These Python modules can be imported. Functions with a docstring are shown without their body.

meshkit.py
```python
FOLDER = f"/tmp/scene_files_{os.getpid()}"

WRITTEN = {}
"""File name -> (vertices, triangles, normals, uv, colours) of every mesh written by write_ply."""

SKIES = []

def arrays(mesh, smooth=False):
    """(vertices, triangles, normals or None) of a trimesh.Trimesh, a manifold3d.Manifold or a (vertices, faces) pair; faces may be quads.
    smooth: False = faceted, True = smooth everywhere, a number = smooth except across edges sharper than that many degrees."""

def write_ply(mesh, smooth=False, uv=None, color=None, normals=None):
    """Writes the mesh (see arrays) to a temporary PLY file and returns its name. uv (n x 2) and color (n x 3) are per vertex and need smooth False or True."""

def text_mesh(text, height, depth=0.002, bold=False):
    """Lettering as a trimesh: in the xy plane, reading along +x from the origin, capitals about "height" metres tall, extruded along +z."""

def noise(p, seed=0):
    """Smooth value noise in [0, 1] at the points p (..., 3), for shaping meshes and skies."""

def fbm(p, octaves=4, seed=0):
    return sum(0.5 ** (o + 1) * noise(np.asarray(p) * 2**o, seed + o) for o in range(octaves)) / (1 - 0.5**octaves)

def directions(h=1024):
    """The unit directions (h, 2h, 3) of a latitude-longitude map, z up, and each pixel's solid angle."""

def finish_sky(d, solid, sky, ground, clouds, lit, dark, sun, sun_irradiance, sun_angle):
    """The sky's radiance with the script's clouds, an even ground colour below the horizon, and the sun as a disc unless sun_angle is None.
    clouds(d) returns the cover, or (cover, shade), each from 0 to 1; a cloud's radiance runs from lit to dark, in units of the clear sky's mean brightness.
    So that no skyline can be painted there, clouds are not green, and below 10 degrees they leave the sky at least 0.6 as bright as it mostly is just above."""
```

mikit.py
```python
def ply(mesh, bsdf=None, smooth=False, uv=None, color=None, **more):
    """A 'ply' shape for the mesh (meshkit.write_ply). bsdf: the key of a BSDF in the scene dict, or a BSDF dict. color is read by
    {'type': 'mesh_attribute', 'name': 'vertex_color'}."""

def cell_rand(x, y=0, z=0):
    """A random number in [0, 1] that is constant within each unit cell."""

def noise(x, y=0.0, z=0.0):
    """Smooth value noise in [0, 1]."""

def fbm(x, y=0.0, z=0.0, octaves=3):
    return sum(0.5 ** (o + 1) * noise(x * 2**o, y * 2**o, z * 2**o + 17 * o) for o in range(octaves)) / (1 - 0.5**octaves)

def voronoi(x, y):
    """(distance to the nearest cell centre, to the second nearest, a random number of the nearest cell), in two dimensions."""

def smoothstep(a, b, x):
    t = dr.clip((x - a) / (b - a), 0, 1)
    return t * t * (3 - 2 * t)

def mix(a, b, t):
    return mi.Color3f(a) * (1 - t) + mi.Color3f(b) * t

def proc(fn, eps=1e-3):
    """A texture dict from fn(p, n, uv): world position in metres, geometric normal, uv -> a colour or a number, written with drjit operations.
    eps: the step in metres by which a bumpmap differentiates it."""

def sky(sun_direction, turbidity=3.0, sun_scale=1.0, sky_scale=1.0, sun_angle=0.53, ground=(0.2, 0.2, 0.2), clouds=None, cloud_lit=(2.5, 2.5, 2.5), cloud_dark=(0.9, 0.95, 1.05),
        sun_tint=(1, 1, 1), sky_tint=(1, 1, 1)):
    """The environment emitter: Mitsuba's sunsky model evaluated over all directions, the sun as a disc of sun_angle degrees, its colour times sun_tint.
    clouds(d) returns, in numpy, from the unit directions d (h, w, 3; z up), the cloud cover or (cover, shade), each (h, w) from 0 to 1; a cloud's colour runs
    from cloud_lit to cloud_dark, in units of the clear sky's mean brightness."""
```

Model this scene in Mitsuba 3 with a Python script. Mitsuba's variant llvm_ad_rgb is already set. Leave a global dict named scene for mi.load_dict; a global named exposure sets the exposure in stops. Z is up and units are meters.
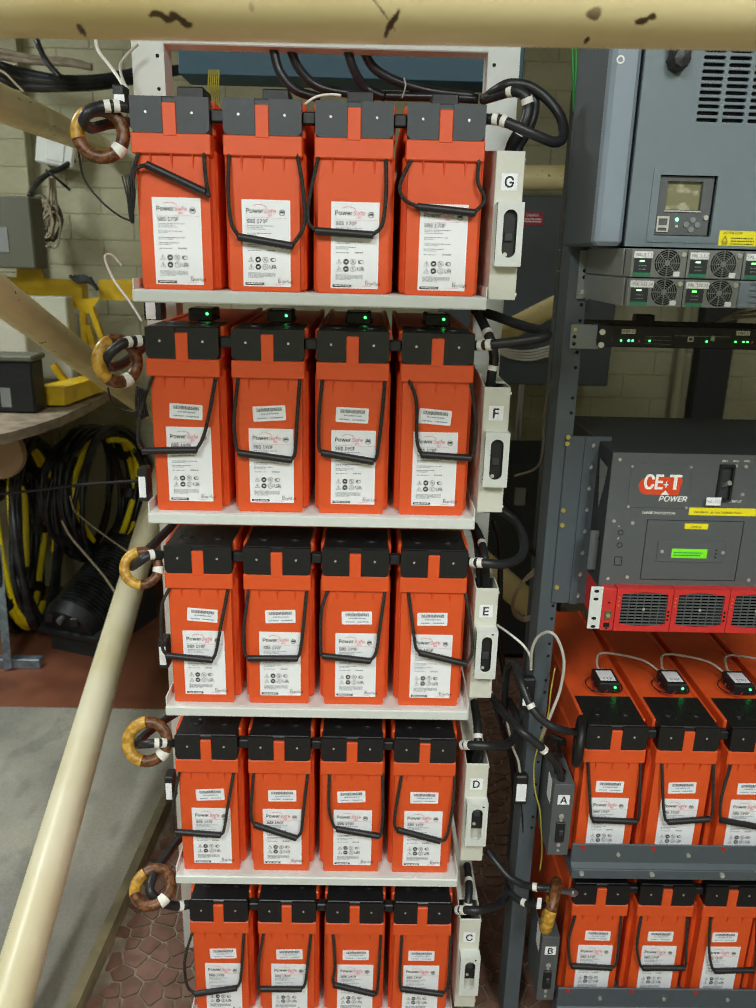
import math, random
import numpy as np, trimesh, mitsuba as mi, drjit as dr
import mikit, meshkit
from mikit import proc, noise, fbm, smoothstep, mix
from shapely.geometry import Polygon, box as sbox, Point
from shapely import affinity
from scipy.spatial import Voronoi

scene, labels = {}, {}
RNG = random.Random(7)
T = mi.ScalarTransform4f

# ------------------------------------------------------------------ camera
F_PX, PITCH, YAW, ROLL = 810.0, 0.2996, 0.01487, 0.02446
CAM = np.array([0.3758, -1.3647, 1.7278])
_f = np.array([math.sin(YAW) * math.cos(PITCH), math.cos(YAW) * math.cos(PITCH), -math.sin(PITCH)])
_r = np.array([math.cos(YAW), -math.sin(YAW), 0.0]); _u = np.cross(_r, _f)
RIGHT = _r * math.cos(ROLL) + _u * math.sin(ROLL)
UP = -_r * math.sin(ROLL) + _u * math.cos(ROLL)
scene['camera'] = {'type': 'thinlens', 'fov_axis': 'x', 'fov': 2 * math.degrees(math.atan(378 / F_PX)), 'aperture_radius': 0.0022,
                   'focus_distance': 1.32, 'near_clip': 0.05, 'far_clip': 100.0,
                   'to_world': T().look_at(origin=CAM.tolist(), target=(CAM + _f).tolist(), up=UP.tolist())}
exposure = 1.22
LAMP = 20.0          # radiance of the ceiling lamps' diffusers


def ray(px, py):
    return RIGHT * (px - 378) / F_PX - UP * (py - 504) / F_PX + _f


def at(px, py, Y):
    """The point of the upright plane y = Y that this spot of the photograph shows."""
    r = ray(px, py)
    return CAM + r * (Y - CAM[1]) / r[1]


def onz(px, py, z):
    r = ray(px, py)
    return CAM + r * (z - CAM[2]) / r[2]


# ------------------------------------------------------------------ mesh helpers
def box(x0, y0, z0, x1, y1, z1):
    m = trimesh.creation.box(extents=(x1 - x0, y1 - y0, z1 - z0))
    m.apply_translation(((x0 + x1) / 2, (y0 + y1) / 2, (z0 + z1) / 2))
    return m


def cbox(x0, y0, z0, x1, y1, z1, c=0.0012):
    """A box with chamfered edges."""
    c = min(c, (x1 - x0) * .4, (y1 - y0) * .4, (z1 - z0) * .4)
    pts = []
    for sx in (0, 1):
        for sy in (0, 1):
            for sz in (0, 1):
                p = np.array([(x0, x1)[sx], (y0, y1)[sy], (z0, z1)[sz]])
                q = np.array([c * (1 - 2 * sx), c * (1 - 2 * sy), c * (1 - 2 * sz)])
                for k in range(3):
                    d = q.copy(); d[k] = 0
                    pts.append(p + d)
    return trimesh.convex.convex_hull(np.array(pts))


def hull(pts):
    return trimesh.convex.convex_hull(np.array(pts, float))


def join(*ms):
    ms = [m for a in ms for m in (a if isinstance(a, (list, tuple)) else [a])]
    return trimesh.util.concatenate(ms)


def moved(m, v):
    m = m.copy(); m.apply_translation(v); return m


def spline(pts, n=8, closed=False):
    P = np.array(pts, float)
    if len(P) < 3 and not closed:
        return P
    if closed:
        Q = np.vstack([P[-1], P, P[0], P[1]])
    else:
        Q = np.vstack([2 * P[0] - P[1], P, 2 * P[-1] - P[-2]])
    out = []
    for i in range(1, len(Q) - 2):
        for t in np.arange(n) / n:
            a, b, c, d = Q[i - 1], Q[i], Q[i + 1], Q[i + 2]
            out.append(.5 * (2 * b + (c - a) * t + (2 * a - 5 * b + 4 * c - d) * t * t + (3 * b - a - 3 * c + d) * t ** 3))
    if not closed:
        out.append(Q[-2])
    return np.array(out)


def tube(pts, r, sides=8, smooth=True, n=6, closed=False):
    """A tube of radius r (a number or one per point) along a smooth line."""
    P = spline(pts, n, closed) if smooth else np.array(pts, float)
    m = len(P)
    rr = np.full(m, r, float) if np.isscalar(r) else np.interp(np.linspace(0, 1, m), np.linspace(0, 1, len(r)), r)
    if closed:
        tan = np.roll(P, -1, 0) - np.roll(P, 1, 0)
    else:
        tan = np.gradient(P, axis=0)
    tan /= np.linalg.norm(tan, axis=1, keepdims=True) + 1e-12
    a = np.cross(tan[0], [0, 0, 1.0])
    if np.linalg.norm(a) < .2:
        a = np.cross(tan[0], [1.0, 0, 0])
    a /= np.linalg.norm(a)
    V = []
    ang = np.arange(sides) * 2 * math.pi / sides
    for i in range(m):
        a = a - tan[i] * np.dot(a, tan[i]); a /= np.linalg.norm(a)
        b = np.cross(tan[i], a)
        V.append(P[i] + rr[i] * (np.cos(ang)[:, None] * a + np.sin(ang)[:, None] * b))
    V = np.vstack(V); Fc = []
    last = m if closed else m - 1
    for i in range(last):
        for k in range(sides):
            p, q = i * sides + k, i * sides + (k + 1) % sides
            s, t = ((i + 1) % m) * sides + k, ((i + 1) % m) * sides + (k + 1) % sides
            Fc += [[p, q, t], [p, t, s]]
    if not closed:
        c0, c1 = len(V), len(V) + 1
        V = np.vstack([V, P[:1], P[-1:]])
        for k in range(sides):
            Fc += [[c0, (k + 1) % sides, k], [c1, (m - 1) * sides + k, (m - 1) * sides + (k + 1) % sides]]
    return trimesh.Trimesh(V, np.array(Fc), process=False)


def rod(a, b, r, sides=16):
    return tube([a, b], r, sides, smooth=False)


def lathe(profile, origin, axis, sides=24):
    """Revolves (radius, height) pairs around an axis."""
    m = trimesh.creation.revolve(np.array(profile, float), sections=sides)
    m.apply_transform(trimesh.geometry.align_vectors([0, 0, 1], np.array(axis, float) / np.linalg.norm(axis)))
    m.apply_translation(origin)
    if m.volume < 0:
        m.invert()
    return m


def disc(c, axis, r, h, sides=16):
    c = np.array(c, float); ax = np.array(axis, float)
    return rod(c, c + ax / np.linalg.norm(ax) * h, r, sides)


FRONT = np.array([[1, 0, 0, 0], [0, 0, -1, 0], [0, 1, 0, 0], [0, 0, 0, 1.0]])   # drawing plane (x, z), thickness towards the viewer (-y)


def plate(poly, y_back, thick):
    """Extrudes a polygon drawn in (x, z); it runs from y_back towards -y."""
    gs = [g for g in getattr(poly, 'geoms', [poly]) if g.area > 1e-10]
    ms = []
    for g in gs:
        m = trimesh.creation.extrude_polygon(g, thick, engine='earcut')
        m.apply_transform(FRONT); m.apply_translation((0, y_back, 0)); ms.append(m)
    return join(ms)


_TEXT = {}


def text(s, h, x, z, y, depth=.0004, bold=False, center=False, shear=0.0, wide=1.0):
    """Lettering that faces -y; x, z: left (or middle) end of the baseline."""
    k = (s, bold)
    if k not in _TEXT:
        _TEXT[k] = meshkit.text_mesh(s, 1.0, 1.0, bold)
    m = _TEXT[k].copy()
    v = m.vertices.copy()
    v = np.c_[(v[:, 0] + shear * v[:, 1]) * h * wide, v[:, 1] * h, v[:, 2] * depth]
    if center:
        v[:, 0] -= (v[:, 0].min() + v[:, 0].max()) / 2
    m.vertices = np.c_[v[:, 0] + x, y - v[:, 2], v[:, 1] + z]
    return m


def text_fit(s, h, x0, x1, z, y, **k):
    m = text(s, h, 0, z, y, **k); b = m.bounds
    m.vertices[:, 0] = x0 + (m.vertices[:, 0] - b[0][0]) * (x1 - x0) / (b[1][0] - b[0][0])
    return m


def flatbox(x0, z0, x1, z1, y, t=.0004):
    return box(x0, y - t, z0, x1, y, z1)


# ------------------------------------------------------------------ entries
def lin(h):
    c = [int(h[i:i + 2], 16) / 255 for i in (1, 3, 5)]
    return [x / 12.92 if x <= .04045 else ((x + .055) / 1.055) ** 2.4 for x in c]


def rgb(h):
    return {'type': 'rgb', 'value': lin(h)}


def mat(name, color, rough=.5, metal=0.0, spec=.5, **more):
    c = rgb(color) if isinstance(color, str) else color
    d = {'type': 'principled', 'base_color': c, 'roughness': rough, 'metallic': metal, **({} if metal else {'specular': spec}), **more}
    scene['mat_' + name] = {'type': 'twosided', 'bsdf': d}


_count = {}
FINE = {'lettering', 'small_print', 'white_lettering', 'red_lettering', 'print', 'printing', 'display_text', 'barcode', 'strand', 'logo_letters'} - {'strand'}


def key_for(base):
    n = _count.get(base, 0); _count[base] = n + 1
    return base if n == 0 else f'{base}_{n:03d}'


def thing(name, label, cat, group=None):
    k = key_for(name)
    labels[k] = {'label': label, 'category': cat}
    if group:
        labels[k]['group'] = group
    return k


def put(key, mesh, m, smooth=False, emit=None, weight=None):
    d = mesh if isinstance(mesh, dict) else mikit.ply(mesh, 'mat_' + m, smooth)
    if emit is not None:
        d = {**d, 'emitter': {'type': 'area', 'radiance': {'type': 'rgb', 'value': list(emit)}, 'sampling_weight': weight if weight is not None else .03}}
    scene[key] = d
    return key


def part(owner, name, mesh, m, smooth=False, label=None, **k):
    key = key_for(owner + '__' + name)
    put(key, mesh, m, smooth, **k)
    if label:
        labels[key] = {'label': label}
    if name in FINE:
        labels.setdefault(key, {})['kind'] = 'stuff'
    return key


def solo(name, mesh, m, label, cat, smooth=False, group=None):
    k = thing(name, label, cat, group)
    return put(k, mesh, m, smooth)


def struct(name, mesh, m, label, smooth=False):
    put(name, mesh, m, smooth)
    labels[name] = {'kind': 'structure', 'label': label, 'category': name.split('_')[0]}
    return name


def shared(mesh, m, smooth=False):
    return mikit.ply(mesh, 'mat_' + m, smooth)


def placed(d, x, y, z):
    return {**d, 'to_world': T().translate([float(x), float(y), float(z)])}


# ------------------------------------------------------------------ materials
def tone(a, b, sc, oct=3, lo=.3, hi=.7):
    A, B = lin(a), lin(b)
    return proc(lambda p, n, uv: mix(A, B, smoothstep(lo, hi, fbm(p.x * sc, p.y * sc, p.z * sc, oct))))


mat('orange', '#dc5524', .42)
mat('black_plastic', '#1b1c1e', .45)
mat('lid_black', '#17181a', .38)
mat('lid_grey', '#3d4247', .5)
mat('rubber', '#131313', .5)
mat('cable', '#222426', .42)
mat('rope', tone('#1d1a18', '#4a443c', 700, 1, .55, .75), .8)
mat('label_white', '#eef0f4', .45)
mat('ink', '#2a2b2e', .7)
mat('grey_ink', '#8b8f96', .7)
mat('red_ink', '#c8415a', .7)
mat('blue_ink', '#7f93ad', .7)
mat('white_steel', '#d3d8d4', .4)
mat('beige_steel', '#cfd0c4', .42)
mat('rack_grey', '#4c545a', .5)
mat('rack_dark', '#2f3438', .5)
mat('cabinet_grey', '#6c797f', .5)
mat('trim_grey', '#7e8b97', .45)
mat('panel_grey', '#54585a', .55)
mat('unit_black', '#15171a', .5)
mat('inverter_red', '#c8302e', .45)
mat('psu_grey', '#7b807e', .5)
mat('dark_hole', '#050505', .8)
mat('zinc', '#a9adb0', .35, .9)
mat('screw', '#dcdcd6', .3, .7)
mat('brass_screw', '#c9bb6a', .35, .6)
mat('yellow_sticker', '#efdf1e', .5)
mat('yellow_paint', tone('#dcb91c', '#bd9b14', 9), .45)
mat('yellow_hose', '#ecd91f', .4)
mat('black_hose', tone('#141518', '#2a2d32', 20), .33)
mat('tape_yellow', tone('#cfa544', '#a97b2a', 120, 2), .4)
mat('copper_brown', tone('#7a4d2b', '#4b2c17', 160, 2), .42)
mat('tie_white', '#e4e2da', .5)
mat('grey_cable', '#b9b6ac', .5)
mat('wire_red', '#b3271f', .5)
mat('wire_yellow', '#b7a83a', .5)
mat('wire_green', '#2f8f3f', .5)
mat('tan_wire', '#9a8f78', .6)
mat('blue_steel', '#154b5f', .5)
mat('lcd_green', '#63b414', .4)
mat('lcd_dull', tone('#7d7b5c', '#b0ad93', 60, 3, .55, .75), .25)
mat('teal', '#2d8464', .5)
mat('led', '#20ff50', .4)
mat('diffuser', '#f0f0e8', .5)
mat('sign_red', '#8f1d24', .5)
mat('logo_red', '#dd4a26', .5)
mat('logo_white', '#f3f3ef', .5)
mat('cabinet_back', '#3c4447', .5)
mat('dark_machine', '#24282a', .6)
mat('white_box', '#b6b8a6', .6)
mat('olive_box', '#55574a', .6)
mat('board', tone('#8a7d6c', '#6f6455', 22, 3), .7)
mat('brown_board', '#9a7d62', .7)
mat('galvanised', tone('#8d9aa5', '#6d7a86', 40), .4, .5)
mat('ceiling_white', '#b9b7a6', .9)
mat('wall_far', '#9a977c', .8)


def wall_paint(p, n, uv):
    f = fbm(p.x * 3, p.y * 3, p.z * 3, 3)
    g = noise(p.x * 60, p.y * 60, p.z * 60)
    return mix(lin('#aba98d'), lin('#959275'), smoothstep(.3, .75, f)) * (.94 + .1 * g)


mat('wall', proc(wall_paint), .6)
mat('joint', '#98957a', .8)
MARKS = []


def pipe_paint(p, n, uv):
    f = fbm(p.x * 6, p.y * 6, p.z * 6, 3)
    c = mix(lin('#e6d8a6'), lin('#d5c38a'), smoothstep(.35, .7, f))
    chip = smoothstep(.86, .9, noise(p.x * 75 + 3, p.y * 55, p.z * 55)) * smoothstep(.5, .62, noise(p.x * 8, p.y * 8 + 5, p.z * 8))
    for (c0, ax, len_, wid, bend) in MARKS:
        d = mi.Vector3f(p.x - c0[0], p.y - c0[1], p.z - c0[2])
        s = d.x * ax[0] + d.y * ax[1] + d.z * ax[2]
        t = d.x * ax[3] + d.y * ax[4] + d.z * ax[5] + bend * dr.sin(s * 320)
        w = noise(p.x * 300, p.y * 300, p.z * 300) * .6 + .7
        chip = dr.maximum(chip, smoothstep(1.15, .85, dr.square(s / (len_ * w)) + dr.square(t / (wid * w))))
    return mix(c, lin('#4d3a1c'), chip)


mat('pipe', proc(pipe_paint), .32)
mat('pipe_white', tone('#e2dcc0', '#d6cda8', 5), .35)


def slab(p, n, uv):
    f = fbm(p.x * 3.2, p.y * 3.2, p.z * 3, 4)
    g = fbm(p.x * 14, p.y * 9, 3.0, 3)
    c = mix(lin('#83827a'), lin('#9f9d90'), smoothstep(.32, .7, f))
    c = mix(c, lin('#7b7c75'), smoothstep(.58, .78, g) * .6)
    return c * (.9 + .2 * noise(p.x * 240, p.y * 240, 0.0))


mat('concrete', proc(slab), .65)
mat('slab_edge', tone('#8d8668', '#6f6b55', 14), .7)
mat('red_floor', tone('#80503c', '#6b4130', 5), .4)
mat('grout', tone('#857a69', '#675c4e', 20), .7)
mat('cobble', tone('#6e5145', '#5d4439', 30), .5)
mat('cobble_light', tone('#795b4e', '#664c41', 30), .5)

# ------------------------------------------------------------------ the setting
WY = 2.7
struct('floor', box(-4, -3.6, -.1, 4, WY + .2, 0), 'grout', 'brown grout floor between the racks')
struct('floor_red', box(-4, 1.37, 0, .25, WY, .006), 'red_floor', 'red-brown painted floor behind the concrete pad')
e0, e1 = onz(75, 1008, .05), onz(188, 752, .05)
xa = e0[0] + (e1[0] - e0[0]) * (-3.0 - e0[1]) / (e1[1] - e0[1])
xb = e0[0] + (e1[0] - e0[0]) * (1.36 - e0[1]) / (e1[1] - e0[1])
pad = trimesh.creation.extrude_polygon(Polygon([(-4, -3), (xa, -3), (xb, 1.36), (-4, 1.36)]), .0499, engine='earcut')
struct('floor_pad', pad, 'concrete', 'raised grey concrete pad in front of the coils')
pe = trimesh.creation.extrude_polygon(Polygon([(xa - .022, -3), (xa + .003, -3), (xb + .003, 1.362), (xb - .022, 1.362)]), .051, engine='earcut')
put('floor_pad__edge_strip', pe, 'slab_edge')
struct('ceiling', box(-4, -3.6, 3.1, 4, WY + .2, 3.2), 'ceiling_white', 'pale ceiling')
struct('wall_back', box(-4, WY, 0, 4, WY + .2, 3.1), 'joint', 'cream painted block wall behind the racks')
struct('wall_left', box(-4.1, -3.6, 0, -4, WY + .2, 3.1), 'wall_far', 'cream wall on the left')
struct('wall_right', box(4, -3.6, 0, 4.1, WY + .2, 3.1), 'wall_far', 'cream wall on the right')
struct('wall_front', box(-4.1, -3.7, 0, 4.1, -3.6, 3.1), 'wall_far', 'cream wall behind the viewer')
BL, BH = .30, .116
bd = shared(cbox(.002, -.0035, .002, BL - .002, .002, BH - .002, .002), 'wall')
for j in range(4, 22):
    for i in range(-6, 9):
        x = i * BL + (BL / 2 if j % 2 else 0)
        if -1.75 < x < 2.3 and not (.15 < x < .7 and j < 15):
            part('wall_back', 'brick', placed(bd, x, WY, .25 + j * BH), 'wall')
# the pilaster at the left
px0 = at(28, 170, WY - .08)[0]
struct('wall_pilaster', box(px0 - .6, WY - .08, 0, px0, WY - .007, 3.1), 'joint', 'pilaster of painted blocks at the left of the wall')
pd = shared(cbox(.002, -.0035, .002, .298, .002, BH - .002, .002), 'wall')
for j in range(7, 20):
    x = px0 - (.30 if j % 2 else .15)
    part('wall_pilaster', 'brick', placed(pd, px0 - .30, WY - .08, .21 + j * BH), 'wall')


# cobbles
def cobbles():
    rng = np.random.default_rng(5)
    pts = []
    for j, y in enumerate(np.arange(-.75, 2.6, .046)):
        for x in np.arange(-.5, 1.15, .053):
            pts.append((x + (.033 if j % 2 else 0) + rng.uniform(-.021, .021), y + rng.uniform(-.019, .019)))
    vor = Voronoi(np.array(pts))
    near, far = [], []
    for i, p in enumerate(pts):
        reg = vor.regions[vor.point_region[i]]
        if -1 in reg or not reg:
            continue
        g = Polygon(vor.vertices[reg])
        if g.area > .02:
            continue
        edge = e0[0] + (e1[0] - e0[0]) * (p[1] - e0[1]) / (e1[1] - e0[1])
        if p[1] < 1.36 and p[0] < edge + .018:
            continue
        if p[1] > 1.3 and p[0] < .3:
            continue
        g = g.buffer(-.0058, join_style=1, quad_segs=1).buffer(.003, quad_segs=1).simplify(.0015)
        if g.is_empty or g.geom_type != 'Polygon' or g.area < .00015:
            continue
        m = trimesh.creation.extrude_polygon(g, .004, engine='earcut')
        seen = (p[0] < .08 or .5 < p[0] < .86) and p[1] < 1.5
        (near if seen else far).append(m)
    for m in near[:298]:
        part('floor', 'cobble', m, RNG.choice(['cobble', 'cobble', 'cobble_light']))
    far += near[298:]
    put('floor__cobble_field', join(far), 'cobble')
    labels['floor__cobble_field'] = {'kind': 'stuff', 'label': 'brown cobbles under and beyond the racks'}


cobbles()

# ------------------------------------------------------------------ ceiling lamps
for i, (x, y, ly) in enumerate([(-.5, -2.5, 1.3), (1.2, -2.5, 1.3), (-1.9, .9, 1.2)]):
    t = thing('ceiling_light', ['long fluorescent ceiling light over the left of the aisle', 'long fluorescent ceiling light over the right of the aisle',
                                'fluorescent ceiling light over the far left corner'][i], 'ceiling light')
    part(t, 'frame', join(box(x - .22, y - ly / 2, 3.04, x - .2, y + ly / 2, 3.1), box(x + .2, y - ly / 2, 3.04, x + .22, y + ly / 2, 3.1),
                          box(x - .22, y - ly / 2 - .02, 3.04, x + .22, y - ly / 2, 3.1), box(x - .22, y + ly / 2, 3.04, x + .22, y + ly / 2 + .02, 3.1)), 'white_steel')
    dif = trimesh.Trimesh([[x - .2, y - ly / 2, 3.05], [x + .2, y - ly / 2, 3.05], [x + .2, y + ly / 2, 3.05], [x - .2, y + ly / 2, 3.05]], [[0, 2, 1], [0, 3, 2]])
    k = 1.0 if i < 2 else .8
    part(t, 'diffuser', dif, 'diffuser', emit=(LAMP * k * .95, LAMP * k, LAMP * k * .98), weight=1.0)

# ------------------------------------------------------------------ batteries
BW, BD = .123, .55
ROWS = {'G': (1.6683, 0.0, .283), 'F': (1.2894, .0025, .316), 'E': (.9045, .0127, .316), 'D': (.5140, .0123, .316), 'C': (.1200, .0232, .316)}
PITCH_B = .14205


def greek(x0, x1, z, h, y, rng, gap=.15):
    """Small print too fine to read: short dashes along a line."""
    out, x = [], x0
    while x < x1:
        w = rng.uniform(.0015, .006)
        out.append(flatbox(x, z, min(x + w, x1), z + h, y))
        x += w + rng.uniform(.0005, .0012)
    return out


def label_print(model):
    """The white front label, .077 x .133: the sheet, the dark and the red print. Lower left corner at 0, 0, its face at y = -.0006."""
    W, H, y = .077, .133, -.0006
    rng = random.Random(3)
    sheet = box(0, -.0006, 0, W, 0, H)
    Z = lambda f: H * (1 - f)
    X = lambda f: W * f
    dark = [text('Power', .0068, X(.075), Z(.15), y, bold=True, wide=1.0)]
    pw = dark[0].bounds[1][0]
    red = [text('Safe', .0068, pw + .0004, Z(.15), y, shear=.2), text('SBS', .0032, X(.52), Z(.185), y, shear=.2)]
    arc = [(X(.36) + .0135 * math.cos(a) * 1.0, y - .0002, Z(.115) + .008 * math.sin(a)) for a in np.linspace(2.4, .5, 9)]
    red.append(tube(arc, .0004, 4, smooth=False))
    # the ring emblem
    ring = Point(X(.83), Z(.142)).buffer(.0048).difference(Point(X(.83), Z(.142)).buffer(.0038))
    dark.append(plate(ring, y, .0004)); dark.append(flatbox(X(.83) - .003, Z(.142) - .001, X(.83) + .003, Z(.142) + .0022, y))
    red.append(flatbox(X(.08), Z(.205), X(.97), Z(.2025), y))
    dark.append(text(model, .0058, X(.09), Z(.265), y, bold=True, wide=.92))
    grey = []
    for f, x1, h in [(.30, .66, .0012), (.318, .45, .001), (.338, .5, .001), (.385, .6, .0012), (.405, .3, .001), (.46, .66, .0014), (.478, .4, .001),
                     (.52, .52, .0014), (.54, .36, .001), (.585, .38, .0012)]:
        grey += greek(X(.1), X(x1), Z(f), h, y, rng)
    grey += greek(X(.5), X(.68), Z(.585), .0022, y, rng)
    for f in (.845, .858, .871, .884, .9):
        grey += greek(X(.1), X(.68 if f < .89 else .42), Z(f), .0009, y, rng)
    for r, zc in enumerate((.685, .77)):
        z, x = Z(zc), X(.17)
        tri = Polygon([(x - .0048, z - .004), (x + .0048, z - .004), (x, z + .0045)])
        grey.append(plate(tri.difference(tri.buffer(-.0007)), y, .0004)); dark.append(flatbox(x - .0004, z - .0025, x + .0004, z + .0015, y))
        x = X(.32); dark.append(plate(Point(x, z).buffer(.0046, quad_segs=6).difference(sbox(x - .002, z - .0012, x + .002, z + .0012)), y, .0004))
        x = X(.47); dark.append(plate(Point(x, z).buffer(.0046, quad_segs=6).difference(Point(x, z).buffer(.0039, quad_segs=6)), y, .0004))
        if r == 0:
            grey.append(plate(affinity.rotate(sbox(x - .0042, z - .0005, x + .0042, z + .0005), -45), y, .0004)); grey.append(flatbox(x - .0015, z - .0018, x + .0015, z + .002, y))
            x = X(.63); dark.append(plate(affinity.scale(Point(x, z).buffer(.0046, quad_segs=6), 1, .7).difference(affinity.scale(Point(x + .001, z).buffer(.003, quad_segs=6), 1, .7)), y, .0004))
        else:
            dark.append(text('S', .0045, x, z - .0022, y, center=True))
            x = X(.63); dark.append(text('UR', .0062, x, z - .003, y, bold=True, center=True, shear=-.2))
    dark.append(text('E', .007, X(.72), Z(.955), y, shear=.1)); dark.append(text('nerSys', .0048, X(.775), Z(.955), y, shear=.1))
    red.append(plate(affinity.rotate(sbox(X(.66), Z(.975), X(.86), Z(.975) + .0005), 4), y, .0004))
    dark.append(flatbox(X(.04), Z(.985), X(.44), Z(.955), y))
    lt = greek(X(.08), X(.40), Z(.974), .0013, y - .0004, rng)
    return sheet, join(dark), join(grey), join(red), join(lt)


def sticker_print():
    W, H, y = .056, .026, -.0006
    rng = random.Random(11)
    sh = plate(sbox(.0015, .0015, W - .0015, H - .0015).buffer(.0015, quad_segs=2), 0, .0006)
    bars, x = [], .007
    while x < W - .006:
        w = rng.choice([.0005, .0008, .0012])
        bars.append(flatbox(x, .0165, x + w, .0225, y)); x += w + rng.choice([.0006, .0009])
    blue = greek(.014, W - .012, .0112, .002, y, rng) + greek(.007, .024, .0042, .002, y, rng) + greek(.029, W - .006, .0042, .002, y, rng)
    return sh, join(bars), join(blue)


L170, L190 = [tuple(shared(m, k) for m, k in zip(label_print(s), ('label_white', 'ink', 'grey_ink', 'red_ink', 'label_white'))) for s in ('SBS 170F', 'SBS 190F')]
ST_M = sticker_print()


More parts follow.
